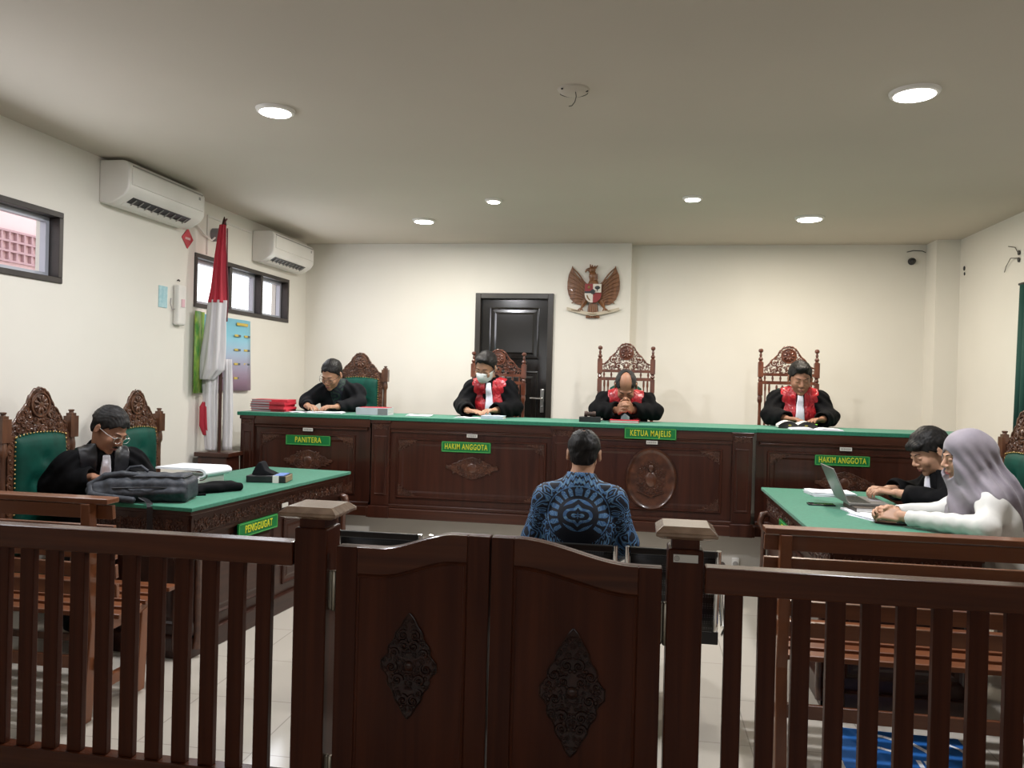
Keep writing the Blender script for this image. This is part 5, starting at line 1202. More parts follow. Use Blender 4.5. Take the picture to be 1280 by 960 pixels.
copy_tree(tc_, None, (2.02, 5.17, 0), -PI/2, 'green tufted carved armchair behind the man at the laptop', (1, 1, 1.0))
copy_tree(tc_, None, (2.06, 4.40, 0), -PI/2, 'green tufted carved armchair of the woman in the headscarf', (1, 1, 1.0))

# ------------------------------------------------------------------ flag in its wooden stand
FX, FY = -3.352, 6.02
t = thing('flag_stand', 'dark wooden box stand holding the flagpole beside the desks', 'stand', (FX, FY, 0))
mb = MB(); mb.frust((0, 0), 0, 0.85, 0.15, 0.13, 0.125, 0.10); mb.obj('box', W_DESK_V, t, None, 0.006)
mb = MB(); mb.box(-0.15, 0.15, -0.12, 0.12, 0.85, 0.885); mb.obj('lid', W_DESK_H, t, None, 0.006)
t = thing('flag', 'furled red and white flag on a dark pole standing in the wooden box', 'flag', (FX, FY, 0.885))
mb = MB(); mb.lathe([(0.014, -0.3), (0.014, 1.80), (0.010, 1.815), (0.020, 1.83), (0.012, 1.87), (0.003, 1.90)], 14); mb.obj('pole', W_DESK_V, t, 40)
mb = MB(); mb.tube([(0.0, -0.015, 1.82), (0.02, -0.02, 1.86), (0.035, -0.02, 1.88)], 0.006, 6); mb.tube([(0.045, -0.03, 1.80), (0.05, -0.03, 1.5), (0.065, -0.03, 1.25), (0.06, -0.03, 1.05)], 0.006, 6); mb.obj('cord', pmat('dark_red_cord', (0.12, 0.02, 0.03), 0.7), t, 60)
def cloth(name, rings, mat, seed, folds=7, amp=0.22):
    # rings: (cx, cy, z, rx, ry)
    mb = MB(); n = 48; vs = []; fs = []; R = []
    for a, b in zip(rings, rings[1:]):
        for i in range(8): f = i/8; R.append([a[k]+(b[k]-a[k])*f for k in range(5)])
    R.append(list(rings[-1]))
    for j, r in enumerate(R):
        for k in range(n):
            an = 2*PI*k/n; m_ = 1+amp*math.sin(an*folds+seed+0.9*math.sin(r[2]*5))+0.5*amp*math.sin(an*(folds+4)+seed*2+r[2]*3)
            vs.append((r[0]+r[3]*m_*math.cos(an), r[1]+r[4]*m_*math.sin(an), r[2]))
    for j in range(len(R)-1):
        for k in range(n): k2 = (k+1) % n; fs.append((j*n+k, (j+1)*n+k, (j+1)*n+k2, j*n+k2))
    fs += [tuple(range(n)), tuple(reversed([(len(R)-1)*n+k for k in range(n)]))]
    mb.add(vs, fs); return mb.obj(name, mat, t, 'all')
FR = noisy('red_flag_cloth', (0.38, 0.012, 0.03), (0.48, 0.02, 0.045), (12, 12, 3), 1, 3, 0.65); FW = noisy('white_flag_cloth', (0.60, 0.58, 0.60), (0.68, 0.66, 0.68), (12, 12, 3), 1, 3, 0.7)
cloth('red_cloth', [(0.0, -0.02, 1.83, 0.022, 0.022), (-0.005, -0.03, 1.60, 0.035, 0.035), (-0.01, -0.035, 1.30, 0.052, 0.05), (-0.015, -0.04, 1.20, 0.062, 0.055)], FR, 1)
cloth('white_cloth', [(-0.015, -0.04, 1.22, 0.060, 0.053), (-0.028, -0.04, 1.05, 0.066, 0.055), (-0.042, -0.04, 0.85, 0.078, 0.055), (-0.055, -0.04, 0.66, 0.090, 0.05), (-0.095, -0.04, 0.58, 0.055, 0.03)], FW, 2)
cloth('white_lower_fold', [(-0.09, 0.0, 0.70, 0.06, 0.035), (-0.085, 0.0, 0.40, 0.05, 0.035), (-0.075, 0.0, 0.10, 0.045, 0.03), (-0.07, 0.0, 0.01, 0.04, 0.03)], FW, 3, 5)
cloth('white_back_fold', [(0.045, 0.03, 0.75, 0.03, 0.02), (0.055, 0.03, 0.30, 0.035, 0.02), (0.055, 0.03, 0.01, 0.032, 0.02)], FW, 4, 5)
cloth('red_lower_fold', [(-0.135, 0.0, 0.40, 0.012, 0.02), (-0.125, -0.01, 0.36, 0.04, 0.03), (-0.12, -0.01, 0.20, 0.042, 0.03), (-0.10, -0.01, 0.13, 0.03, 0.02)], FR, 5, 5)
# green curtain on the right wall
t = thing('curtain', 'dark green curtain hanging on the right wall at the edge of the view', 'curtain', (XR-0.05, 6.09, 0.98))
mb = MB(); n = 60; vs = [((0.022*math.sin(i*1.05))-0.03, -0.42+0.84*i/n+0.06*(1-j), 1.35*j) for j in (0, 1) for i in range(n+1)]
mb.add(vs, [(i, i+1, n+1+i+1, n+1+i) for i in range(n)]); o = mb.obj('cloth', noisy('dark_green_curtain_cloth', (0.004, 0.04, 0.032), (0.008, 0.06, 0.045), (4, 4, 1), 1, 2, 0.8), t, 'all'); s_ = o.modifiers.new('thick', 'SOLIDIFY'); s_.thickness = 0.004
mb = MB(); mb.tube([(-0.03, -0.46, 1.36), (-0.03, 0.46, 1.36)], 0.010, 10); mb.tube([(-0.03, -0.40, 1.36), (0.05, -0.40, 1.36)], 0.007, 8); mb.tube([(-0.03, 0.40, 1.36), (0.05, 0.40, 1.36)], 0.007, 8); mb.obj('rod', BLACK, t, 60)
# ------------------------------------------------------------------ things on the judges' desks
ZD, ZT = 1.208, 0.81
def on(name, label, cat, x, y, z, rz=0, group=None): return thing(name, label, cat, (x, y, z), rz, group)
pos = ['bottom', 'second from bottom', 'middle', 'fourth from bottom', 'top']
for k in range(5):
    t = on('case_file', 'red and grey case file, %s in the stack on the judges desk' % pos[k], 'folder', -3.085+0.010*math.sin(k*2.3), 6.42+0.008*math.cos(k*3.1), ZD+0.0005+k*0.0202, math.radians([3, -4, 2, -2, 5][k]), 'red case files in a stack')
    mb = MB(); mb.box(-0.155, 0.155, -0.11, 0.11, 0.0, 0.002); mb.box(-0.155, 0.155, -0.11, 0.11, 0.0175, 0.0195); mb.box(0.153, 0.155, -0.11, 0.11, 0.002, 0.0175)
    mb.box(0.02, 0.156, -0.112, -0.110, 0.0, 0.0195)
    mb.obj('cover', RED, t); MB().box(-0.150, 0.150, -0.107, 0.107, 0.002, 0.0175).obj('pages', noisy('grey_pages', (0.30, 0.26, 0.28), (0.48, 0.44, 0.46), (4, 4, 600), 1, 2, 0.85), t)
def sheets(label, x, y, z, w_, d_, n, rz, seed=1, name='paper_sheets', h=0.003):
    t = on(name, label, 'paper', x, y, z+0.0005, rz); rnd = random.Random(seed); mb = MB(); mb2 = MB()
    for k in range(n):
        mb.M = Matrix.Translation((rnd.uniform(-0.006, 0.006), rnd.uniform(-0.006, 0.006), k*h)) @ Matrix.Rotation(rnd.uniform(-0.06, 0.06), 4, 'Z')
        m_ = 8; vs = [((-0.5+i/m_)*w_, (j-0.5)*d_, h*0.1*0+0.004*math.sin(i*0.8+k)**2*(k == n-1)) for j in (0, 1) for i in range(m_+1)]
        b = len(vs); vs += [(v[0], v[1], v[2]+h*0.9) for v in vs]
        fs = [(m_+1+i, m_+1+i+1, i+1, i) for i in range(m_)] + [(b+i, b+i+1, b+m_+1+i+1, b+m_+1+i) for i in range(m_)] + [(i, i+1, b+i+1, b+i) for i in range(m_)] + [(m_+1+i+1, m_+1+i, b+m_+1+i, b+m_+1+i+1) for i in range(m_)] + [(0, b, b+m_+1, m_+1), (m_, 2*m_+1, b+2*m_+1, b+m_)]
        mb.add(vs, fs)
    mb.obj('sheets', PAPER, t)
    mb2.M = Matrix.Translation((0, 0, n*h+0.0005))
    return t
sheets('white papers lying in front of the clerk in the black suit', -2.58, 6.36, ZD, 0.28, 0.20, 3, 0.2, 3)
sheets('single flat sheet between the red files and the clerk', -2.83, 6.38, ZD, 0.16, 0.20, 1, -0.1, 4, h=0.002)
sheets('flat white papers on the desk left of the masked judge', -1.80, 6.42, ZD, 0.20, 0.22, 2, 0.1, 5, h=0.002)
def book(name, label, x, y, z, w_, d_, h_, rz, cov, spine='left', cat='book', label_strip=False):
    t = on(name, label, cat, x, y, z+0.0005, rz); c = 0.003
    mb = MB(); mb.box(-w_/2, w_/2, -d_/2, d_/2, 0, c); mb.box(-w_/2, w_/2, -d_/2, d_/2, h_-c, h_)
    if spine == 'left': mb.box(-w_/2, -w_/2+c, -d_/2, d_/2, c, h_-c)
    elif spine == 'front': mb.box(-w_/2, w_/2, -d_/2, -d_/2+c, c, h_-c)
    else: mb.box(w_/2-c, w_/2, -d_/2, d_/2, c, h_-c)
    mb.obj('cover', cov, t, None, 0.001)
    q = 0.005; MB().box(-w_/2+q, w_/2-q, -d_/2+q*0.6, d_/2-q, c, h_-c).obj('pages', PAPER_E, t); return t
t = book('thick_bundle', 'thick white bundle of papers with a pinkish top beside the clerk', -2.165, 6.38, ZD, 0.27, 0.19, 0.058, 0.03, noisy('pale_grey_board', (0.45, 0.47, 0.52), (0.55, 0.57, 0.62), (5, 5, 5), 1, 2, 0.7), 'front')
MB().box(-0.11, 0.12, -0.07, 0.08, 0.0585, 0.062).obj('red_slip', RED, t); MB().box(0.05, 0.132, -0.0965, -0.0952, 0.004, 0.055).obj('grey_end', pmat('mid_grey_plastic', (0.25, 0.25, 0.25)), t)
book('notebook', 'small white and blue notebook standing closed before the masked judge', -1.155, 6.33, ZD, 0.18, 0.13, 0.026, -0.05, noisy('pale_blue_card', (0.50, 0.56, 0.68), (0.6, 0.65, 0.75), (9, 9, 9), 1, 2, 0.6), 'front', 'notebook')
sheets('sheet of paper under the hands of the masked judge', -1.36, 6.36, ZD, 0.22, 0.18, 1, 0.06, 8, h=0.002)
t = on('gavel_block', 'black box block with a small gavel lying on it, left of the clasped hands', 'gavel', -0.385, 6.36, ZD+0.0005, 0.05)
MB().box(-0.085, 0.085, -0.06, 0.06, 0, 0.040).obj('box', BLACK, t, None, 0.004)
mb = MB(); mb.at((0.0, 0, 0.062), (0, PI/2, 0)).lathe([(0.019, -0.045), (0.022, -0.04), (0.022, -0.022), (0.017, -0.018), (0.017, 0.018), (0.022, 0.022), (0.022, 0.04), (0.019, 0.045)], 18); mb.obj('gavel_head', noisy('dark_gavel_wood', (0.03, 0.015, 0.01), (0.06, 0.03, 0.02), (20, 20, 20)), t, 40)
mb = MB(); mb.tube([(0, 0, 0.062), (0.02, 0.06, 0.055), (0.05, 0.12, 0.02)], [0.006, 0.006, 0.009], 8); mb.obj('gavel_handle', BLACK, t, 60)
t = book('red_book', 'red book lying under the clasped hands of the presiding judge', -0.115, 6.44, ZD, 0.23, 0.17, 0.020, 0.0, RED, 'left')
def open_book(name, label, x, y, z, w_, d_, th, rz, cover, pages, cat='book', sag=1.0):
    t = on(name, label, cat, x, y, z+0.0005, rz)
    n = 14
    def top(u): a = abs(u); return th*(0.35+0.65*math.sin(PI*min(1, a*1.0)**0.55)*1.0)*sag if a > 0.001 else th*0.25
    def prof(u):
        a = abs(u); return 0.004 + th*((math.sin(min(1, a/0.35)*PI/2))*(1-0.55*a**2))
    mb = MB(); pts = [(-w_/2, 0.003)] + [(w_*0.5*u, prof(u)) for u in [-1+2*i/(2*n) for i in range(2*n+1)]] + [(w_/2, 0.003)]
    mb.prism(pts[::-1][::-1] if False else [(p[0], p[1]) for p in ([(-w_/2, 0.003), (w_/2, 0.003)] + [(w_*0.5*u, prof(u)) for u in [1-2*i/(2*n) for i in range(2*n+1)]])], -d_/2+0.004, d_/2-0.004)
    mb.obj('pages', pages, t, 40)
    mb = MB(); mb.box(-w_/2-0.006, -0.004, -d_/2, d_/2, 0, 0.003); mb.box(0.004, w_/2+0.006, -d_/2, d_/2, 0, 0.003); mb.box(-0.004, 0.004, -d_/2, d_/2, 0, 0.002)
    mb.obj('cover', cover, t); return t
# black law book standing open, propped towards the reader
t = on('open_black_book', 'thick black book held open in front of the judge on the right', 'book', 1.19, 6.40, ZD+0.003, 0.02)
for s in (-1, 1):
    mb = MB(); n = 10; P1 = [(s*0.135*i/n, 0.004+0.050*math.sin(PI*(0.12+0.80*i/n))**0.8) for i in range(n+1)]
    q = [(s*0.002, 0.002)] + P1 + [(s*0.137, 0.004)]
    if s < 0: q = q[::-1]
    q = q if s < 0 else q
    mb.prism(q[::-1] if s > 0 else q[::-1], -0.06, 0.09)
    mb.obj('page_block', PAPER_E, t, 40)
    mb = MB(); vs = []; fs = []
    for j, yy in enumerate((-0.063, -0.060)):
        pass
    C_ = [(s*0.002, 0.0)] + [(s*0.142*i/n, 0.001+0.052*math.sin(PI*(0.10+0.82*i/n))**0.7) for i in range(n+1)] + [(s*0.144, 0.0)]
    mb.prism(C_ if s < 0 else C_[::-1], -0.068, -0.061); mb.obj('black_cover', SHOE, t, 40)
    mb = MB(); mb.ell((s*0.06, -0.069, 0.022), (0.013, 0.0015, 0.006), 12, 6); mb.obj('gold_mark', pmat('gold_print', (0.25, 0.22, 0.03), 0.4), t)
MB().box(0.125, 0.145, -0.05, -0.03, 0.03, 0.036).obj('green_tab', pmat('green_tab', (0.2, 0.6, 0.05)), t)
open_book('open_magazine', 'open white document lying flat before the judge on the right', 1.30, 6.27, ZD, 0.36, 0.20, 0.012, 0.0, pmat('pale_cover', (0.6, 0.62, 0.66)), PAPER, 'document')

# ------------------------------------------------------------------ things on the left table
def backpack():
    t = thing('backpack', 'dark grey backpack lying on its front on the left table', 'backpack', (-2.70, 4.045, ZT), math.radians(14))
    S = SDF((-0.32, -0.22, -0.01), (0.34, 0.22, 0.22), 0.006)
    S.box((0.06, 0, 0.062), (0.21, 0.115, 0.060), None, 0.026, 0.02); S.box((0.09, 0.0, 0.128), (0.155, 0.085, 0.020), None, 0.018, 0.005); S.box((-0.13, -0.01, 0.062), (0.11, 0.105, 0.056), None, 0.045, 0.03); S.ell((-0.22, -0.02, 0.055), (0.07, 0.09, 0.048), None, 0.04)
    S.cap((-0.20, -0.115, 0.045), (0.24, -0.115, 0.06), 0.018, 0.018, 0.02)
    X, Y, Z = S.axes(); S.F += (0.0035*wav(X, Y, Z, 0.8)).astype(np.float32)+np.float32(0.0022)*np.sin(X*80+Y*35+8*Z); S.F = np.maximum(S.F, 0.0015-Z)
    m_ = noisy('dark_slate_nylon', (0.022, 0.026, 0.034), (0.040, 0.045, 0.056), (60, 60, 60), 1, 2, 0.6, bump=0.1)
    link('body', S.mesh('body'), m_, t)
    mb = MB(); mb.tube([(-0.065, -0.07, 0.122), (-0.06, -0.08, 0.132), (0.0, -0.087, 0.138), (0.18, -0.087, 0.138), (0.246, -0.08, 0.134), (0.247, 0.0, 0.134), (0.246, 0.07, 0.134)], 0.003, 6); mb.tube([(-0.26, -0.09, 0.06), (-0.1, -0.128, 0.08), (0.1, -0.13, 0.085), (0.27, -0.10, 0.08)], 0.004, 6); mb.obj('zip', BLACK, t, 60)
    S = SDF((-0.3, -0.25, -0.01), (0.3, 0.2, 0.25), 0.006)
    pts = [(0.0, -0.06, 0.140), (-0.08, -0.075, 0.150), (-0.17, -0.07, 0.138), (-0.24, -0.09, 0.09), (-0.22, -0.13, 0.045), (-0.10, -0.145, 0.03), (0.0, -0.145, 0.02)]
    for a, b in zip(pts, pts[1:]): S.cap(a, b, 0.017, 0.017, 0.01)
    X, Y, Z = S.axes(); S.F = np.maximum(S.F, 0.002-Z); link('shoulder_strap', S.mesh('strap'), m_, t)
    mb = MB(); mb.tube([(-0.10, 0.02, 0.145), (-0.08, 0.03, 0.175), (-0.02, 0.03, 0.182), (0.02, 0.02, 0.155)], 0.008, 8); mb.obj('grab_handle', m_, t, 60)
    mb = MB(); mb.ell((-0.235, -0.09, 0.105), (0.008, 0.008, 0.008), 8, 6); mb.obj('zip_pull', CHROME, t, 60)
    mb = MB(); c_ = Matrix.Rotation(-math.radians(14), 4, 'Z')
    pts = [(0.04, -0.13, 0.03), (0.075, -0.15, 0.018), (0.10, -0.175, 0.006), (0.108, -0.192, -0.01), (0.109, -0.194, -0.07), (0.110, -0.193, -0.15)]
    vs = []; 
    for (x, y, z) in pts: vs += [(x-0.014, y-0.004, z), (x+0.014, y+0.002, z), (x+0.014, y+0.005, z+0.003), (x-0.014, y-0.001, z+0.003)]
    fs = [(4*i+k, 4*i+(k+1) % 4, 4*i+4+(k+1) % 4, 4*i+4+k) for i in range(len(pts)-1) for k in range(4)]
    mb.add(vs, fs); mb.obj('hanging_strap', BLACK, t)
backpack()
# open thick document with the pages curling over
t = on('open_document', 'thick white document folded open behind the backpack', 'document', -2.86, 4.80, ZT+0.0005, math.radians(-8))
MB().box(-0.16, 0.16, -0.20, 0.12, 0, 0.045).obj('page_block', PAPER_E, t, None, 0.004)
mb = MB(); n = 16; pr = [(0.150, 0.046)] + [(0.15+0.055*math.sin(PI*i/n), 0.076-0.03*math.cos(PI*i/n)) for i in range(n+1)] + [(-0.18, 0.100)]
inn = [(-0.18, 0.088)] + [(0.15+0.038*math.sin(PI*(n-i)/n), 0.072-0.018*math.cos(PI*(n-i)/n)) for i in range(n+1)]
poly = [(p[0], p[1]) for p in pr+inn]
mb.prism(poly, -0.12, 0.14); mb.obj('curled_pages', PAPER, t, 40)
mb = MB(); mb.tube([(0.155+0.06*math.sin(PI*i/n), -0.122, 0.070-0.040*math.cos(PI*i/n)) for i in range(n//2+1)], 0.003, 6); mb.box(-0.16, 0.165, -0.202, 0.12, -0.0004, 0.002); mb.obj('dark_cover_edge', pmat('maroon_board', (0.08, 0.02, 0.02), 0.6), t, 60)
def pouch():
    t = on('cloth_pouch', 'small black cloth pouch between the backpack and the black box file', 'pouch', -2.50, 4.45, ZT, math.radians(55))
    S = SDF((-0.2, -0.15, -0.01), (0.2, 0.15, 0.1), 0.005); S.box((0, 0, 0.026), (0.15, 0.075, 0.024), None, 0.02, 0.02); S.ell((0.05, 0.0, 0.035), (0.09, 0.06, 0.022), None, 0.02); S.ell((-0.13, -0.05, 0.02), (0.03, 0.04, 0.015), None, 0.02)
    X, Y, Z = S.axes(); S.F += np.float32(0.004)*wav(X, Y, Z, 1.3); S.F = np.maximum(S.F, 0.0015-Z)
    link('pouch', S.mesh('pouch'), ROBE, t)
    mb = MB(); mb.tube([(-0.12, -0.05, 0.025), (-0.16, -0.08, 0.012), (-0.15, -0.11, 0.006), (-0.11, -0.12, 0.006)], 0.008, 8); mb.obj('tie', ROBE, t, 60)
pouch()
t = on('box_file', 'black folded cap and box with a blue and white label on the left table', 'box', -2.42, 5.02, ZT+0.0005, math.radians(10))
MB().box(-0.13, 0.13, -0.11, 0.07, 0, 0.045).obj('box', BLACK, t, None, 0.006)
mb = MB(); mb.prism([(-0.11, 0.045), (0.05, 0.045), (-0.02, 0.075), (-0.045, 0.125), (-0.065, 0.128), (-0.09, 0.09)], -0.06, 0.05); mb.obj('folded_cap', SUIT, t, 60, 0.006)
MB().box(0.045, 0.085, -0.112, 0.071, -0.0002, 0.0465).obj('white_label', pmat('pale_label', (0.6, 0.6, 0.55)), t)
MB().box(0.050, 0.112, -0.10, 0.06, 0.0455, 0.048).obj('blue_label', pmat('blue_print', (0.12, 0.22, 0.55), 0.4), t)
MB().box(0.112, 0.134, -0.108, 0.05, 0.004, 0.043).obj('brown_end', pmat('kraft_board', (0.30, 0.22, 0.13), 0.7), t, None, 0.003)

# ------------------------------------------------------------------ things on the right table
sheets('pad of papers beyond the laptop on the right table', 1.27, 5.60, ZT, 0.28, 0.20, 8, 0.1, 11)
t = book('brown_book', 'dark brown book lying under the laptop', 1.335, 4.93, ZT+0.008, 0.22, 0.24, 0.026, 0.05, noisy('brown_leather', (0.035, 0.024, 0.018), (0.05, 0.035, 0.026), (9, 9, 9), 1, 2, 0.5), 'left')
sheets('white papers under the brown book and laptop', 1.32, 4.86, ZT, 0.24, 0.26, 2, 0.08, 12, h=0.0035)
t = on('laptop', 'open silver grey laptop used by the man in the black robe', 'laptop', 1.33, 5.06, ZT+0.0355, -PI/2)
# local: front (user) towards -y before turning; here the user sits at +x
G_ = noisy('grey_aluminium_case', (0.16, 0.155, 0.145), (0.20, 0.195, 0.18), (9, 9, 9), 1, 2, 0.35, metal=0)
t.rotation_euler = (0, 0, PI/2)
MB().box(-0.165, 0.165, -0.115, 0.115, 0, 0.014).obj('base', G_, t, None, 0.003)
mb = MB()
for r in range(5):
    for c in range(12): mb.box(-0.145+c*0.0245, -0.124+c*0.0245, -0.01+r*0.0225, 0.009+r*0.0225, 0.0142, 0.0155)
mb.obj('keyboard', BLACK, t); MB().box(-0.05, 0.05, -0.10, -0.035, 0.0142, 0.0148).obj('touchpad', pmat('mid_grey_plastic', (0.25, 0.25, 0.25)), t)
mb = MB(); mb.M = Matrix.Translation((0, 0.118, 0.012)) @ Matrix.Rotation(math.radians(-24), 4, 'X'); mb.box(-0.165, 0.165, -0.003, 0.004, 0, 0.215); ld = mb.obj('lid', G_, t, None, 0.002)
mb = MB(); mb.M = Matrix.Translation((0, 0.118, 0.012)) @ Matrix.Rotation(math.radians(-24), 4, 'X'); mb.box(-0.155, 0.155, -0.0036, -0.003, 0.012, 0.205)
mb.obj('screen', pmat('laptop_screen', (0.05, 0.055, 0.06), 0.15, emit=(0.6, 0.7, 0.8), es=0.25), ld)
def phone(label, x, y, rz, mat=BLACK):
    t = on('mobile_phone', label, 'phone', x, y, ZT+0.0005, rz); MB().box(-0.037, 0.037, -0.078, 0.078, 0, 0.009).obj('case', mat, t, None, 0.003); MB().box(-0.033, 0.033, -0.073, 0.073, 0.009, 0.0098).obj('screen', pmat('black_glass', (0.008, 0.008, 0.01), 0.06), t)
phone('black phone lying alone on the green felt left of the laptop', 1.105, 5.10, math.radians(88))
phone('dark red phone lying in front of the forearm of the woman', 1.335, 4.52, math.radians(75), pmat('dark_maroon_case', (0.05, 0.012, 0.016), 0.4))
sheets('white papers under the hands of the woman', 1.32, 4.70, ZT, 0.22, 0.22, 3, 0.4, 14)

# ------------------------------------------------------------------ people
def batik(green=False):
    m = pmat('dark_green_batik' if green else 'blue_batik', (0.02, 0.03, 0.05), 0.65, spec=0.3); b = m.node_tree.nodes['Principled BSDF']
    tc = nd(m, 'ShaderNodeTexCoord'); sp = nd(m, 'ShaderNodeSeparateXYZ'); lk(m, tc.outputs['Object'], sp.inputs[0])
    def M(op, a, b_=None, c=None):
        n = nd(m, 'ShaderNodeMath', operation=op)
        for i, v in enumerate((a, b_, c)):
            if v is None: continue
            if isinstance(v, (int, float)): n.inputs[i].default_value = v
            else: lk(m, v, n.inputs[i])
        return n.outputs[0]
    x, y, z = sp.outputs
    ax = M('ABSOLUTE', M('ADD', x, 0.0)); dz = M('SUBTRACT', z, 0.905)
    r = M('SQRT', M('ADD', M('MULTIPLY', ax, ax), M('MULTIPLY', M('MULTIPLY', dz, dz), 1.25)))
    ang = M('ARCTAN2', ax, dz)
    pet = M('SINE', M('MULTIPLY', ang, 21)); petr = M('MULTIPLY', M('GREATER_THAN', pet, -0.35), M('MULTIPLY', M('GREATER_THAN', r, 0.096), M('LESS_THAN', r, M('ADD', 0.130, M('MULTIPLY', pet, 0.010)))))
    inner = M('MULTIPLY', M('GREATER_THAN', M('SINE', M('ADD', M('MULTIPLY', r, 165), M('MULTIPLY', M('SINE', M('MULTIPLY', ang, 3)), 2.2))), 0.25), M('LESS_THAN', r, 0.080))
    cmb = nd(m, 'ShaderNodeCombineXYZ'); lk(m, ax, cmb.inputs[0]); lk(m, z, cmb.inputs[2]); lk(m, y, cmb.inputs[1])
    wv = nd(m, 'ShaderNodeTexNoise'); wv.inputs['Scale'].default_value = 7; wv.inputs['Detail'].default_value = 1.5; wv.inputs['Distortion'].default_value = 2.5; lk(m, cmb.outputs[0], wv.inputs['Vector'])
    outer = M('MULTIPLY', M('GREATER_THAN', r, 0.152), M('GREATER_THAN', M('SINE', M('MULTIPLY', wv.outputs['Fac'], 46)), 0.15))
    lines = M('GREATER_THAN', M('SINE', M('MULTIPLY', wv.outputs['Fac'], 92)), 0.55)
    tri = M('MULTIPLY', M('GREATER_THAN', z, 1.00), M('LESS_THAN', ax, M('ADD', 0.035, M('MULTIPLY', M('SUBTRACT', 1.12, z), 0.75))))
    chev = M('GREATER_THAN', M('SINE', M('ADD', M('MULTIPLY', z, 190), M('ADD', M('MULTIPLY', ax, 150), M('MULTIPLY', M('SINE', M('MULTIPLY', ax, 260)), 1.3)))), -0.55)
    rim2 = M('MULTIPLY', M('GREATER_THAN', r, 0.141), M('LESS_THAN', r, 0.147))
    outer = M('ADD', M('MULTIPLY', outer, M('SUBTRACT', 1.0, tri)), M('MULTIPLY', tri, M('MULTIPLY', chev, M('GREATER_THAN', r, 0.147))))
    up_ = M('GREATER_THAN', M('COSINE', ang), -0.62)
    f = M('MAXIMUM', M('MULTIPLY', up_, M('MAXIMUM', petr, rim2)), M('MAXIMUM', inner, outer))
    mx = nd(m, 'ShaderNodeMixRGB'); mx.inputs[1].default_value = (0.006, 0.008, 0.016, 1); mx.inputs[2].default_value = (0.045, 0.12, 0.27, 1) if not green else (0.012, 0.028, 0.02, 1); lk(m, f, mx.inputs[0])
    m2 = nd(m, 'ShaderNodeMixRGB'); lk(m, M('MULTIPLY', M('MULTIPLY', lines, f), 0.75), m2.inputs[0]); lk(m, mx.outputs[0], m2.inputs[1]); m2.inputs[2].default_value = (0.16, 0.32, 0.48, 1) if not green else (0.03, 0.06, 0.045, 1)
    lk(m, m2.outputs[0], b.inputs['Base Color']); return m
LEGS = dict(KL=(0.12, -0.44, 0.50), KR=(-0.12, -0.44, 0.50), AL=(0.13, -0.40, 0.075), AR=(-0.13, -0.40, 0.075))
def legs(kz=0.49, ky=-0.42, ay=-0.38, w=0.12): return dict(KL=(w, ky, kz), KR=(-w, ky, kz), AL=(w+0.01, ay, 0.085), AR=(-w-0.01, ay, 0.085))
JP = (SATIN_R, 0.150, 0.105, 0.030, 'red_satin_front')
# judge on the right, reading: desk top is 0.77 above the dais
person('person', 'round faced judge in a black and red robe reading behind the open black book', 'person', (1.285, 7.02, 0.44), 0, dict(
    P=(0, 0.0, 0.56), C=(0, -0.10, 0.86), N=(0, -0.15, 1.04), H=(0.0, -0.22, 1.165), HR=(20, 0, 0), hs=1.10, g=1.10, sw=0.165, fw=1.10,
    EL=(0.235, -0.24, 0.85), ER=(-0.235, -0.24, 0.85), WL=(0.13, -0.45, 0.835), WR=(-0.14, -0.45, 0.835),
    handL=dict(d=(-0.7, -0.6, 0.0), n=(0.0, -0.2, -1), curl=22), handR=dict(d=(0.7, -0.6, 0.0), n=(0, -0.2, -1), curl=22), **legs(),
    skin=SK2, cloth='robe', cmat=ROBE, panel=JP, jabot=1, quiff=1, hair_t=0.012, hairline=0.058, h=0.007), 'judges in black and red robes')
# presiding judge, bowed over clasped hands
pj = person('person', 'balding judge in a black and red robe bowing his head over clasped hands', 'person', (-0.115, 7.0, 0.44), 0, dict(
    P=(0, 0.0, 0.56), C=(0, -0.13, 0.84), N=(0, -0.21, 0.99), H=(0.0, -0.34, 1.06), HR=(48, 0, 0), hs=1.08, g=1.08, sw=0.17,
    EL=(0.24, -0.30, 0.85), ER=(-0.24, -0.30, 0.85), WL=(0.050, -0.455, 0.872), WR=(-0.050, -0.463, 0.862),
    handL=dict(d=(-0.16, -0.9, 0.22), n=(-1, 0.15, 0.0), curl=60, s=1.08), handR=dict(d=(0.16, -0.9, 0.22), n=(1, 0.15, 0.0), curl=60, s=1.08), **legs(),
    skin=SK2, cloth='robe', cmat=ROBE, panel=JP, jabot=1, hair_t=0.006, hairline=0.05, hairmat=HAIRG, bald=[((0, -0.06, 0.10), (0.048, 0.105, 0.11))], h=0.006), 'judges in black and red robes')
mb = MB(); mb.M = Matrix.Translation((0.062, -0.445, 0.872)) @ Matrix.Rotation(math.radians(40), 4, 'Z') @ Matrix.Rotation(math.radians(88), 4, 'X')
mb.tube([(0.034*math.cos(2*PI*i/20), 0.036*math.sin(2*PI*i/20), 0) for i in range(20)], 0.006, 6, True)
wt = mb.obj('wrist_watch', CHROME, pj, 60)
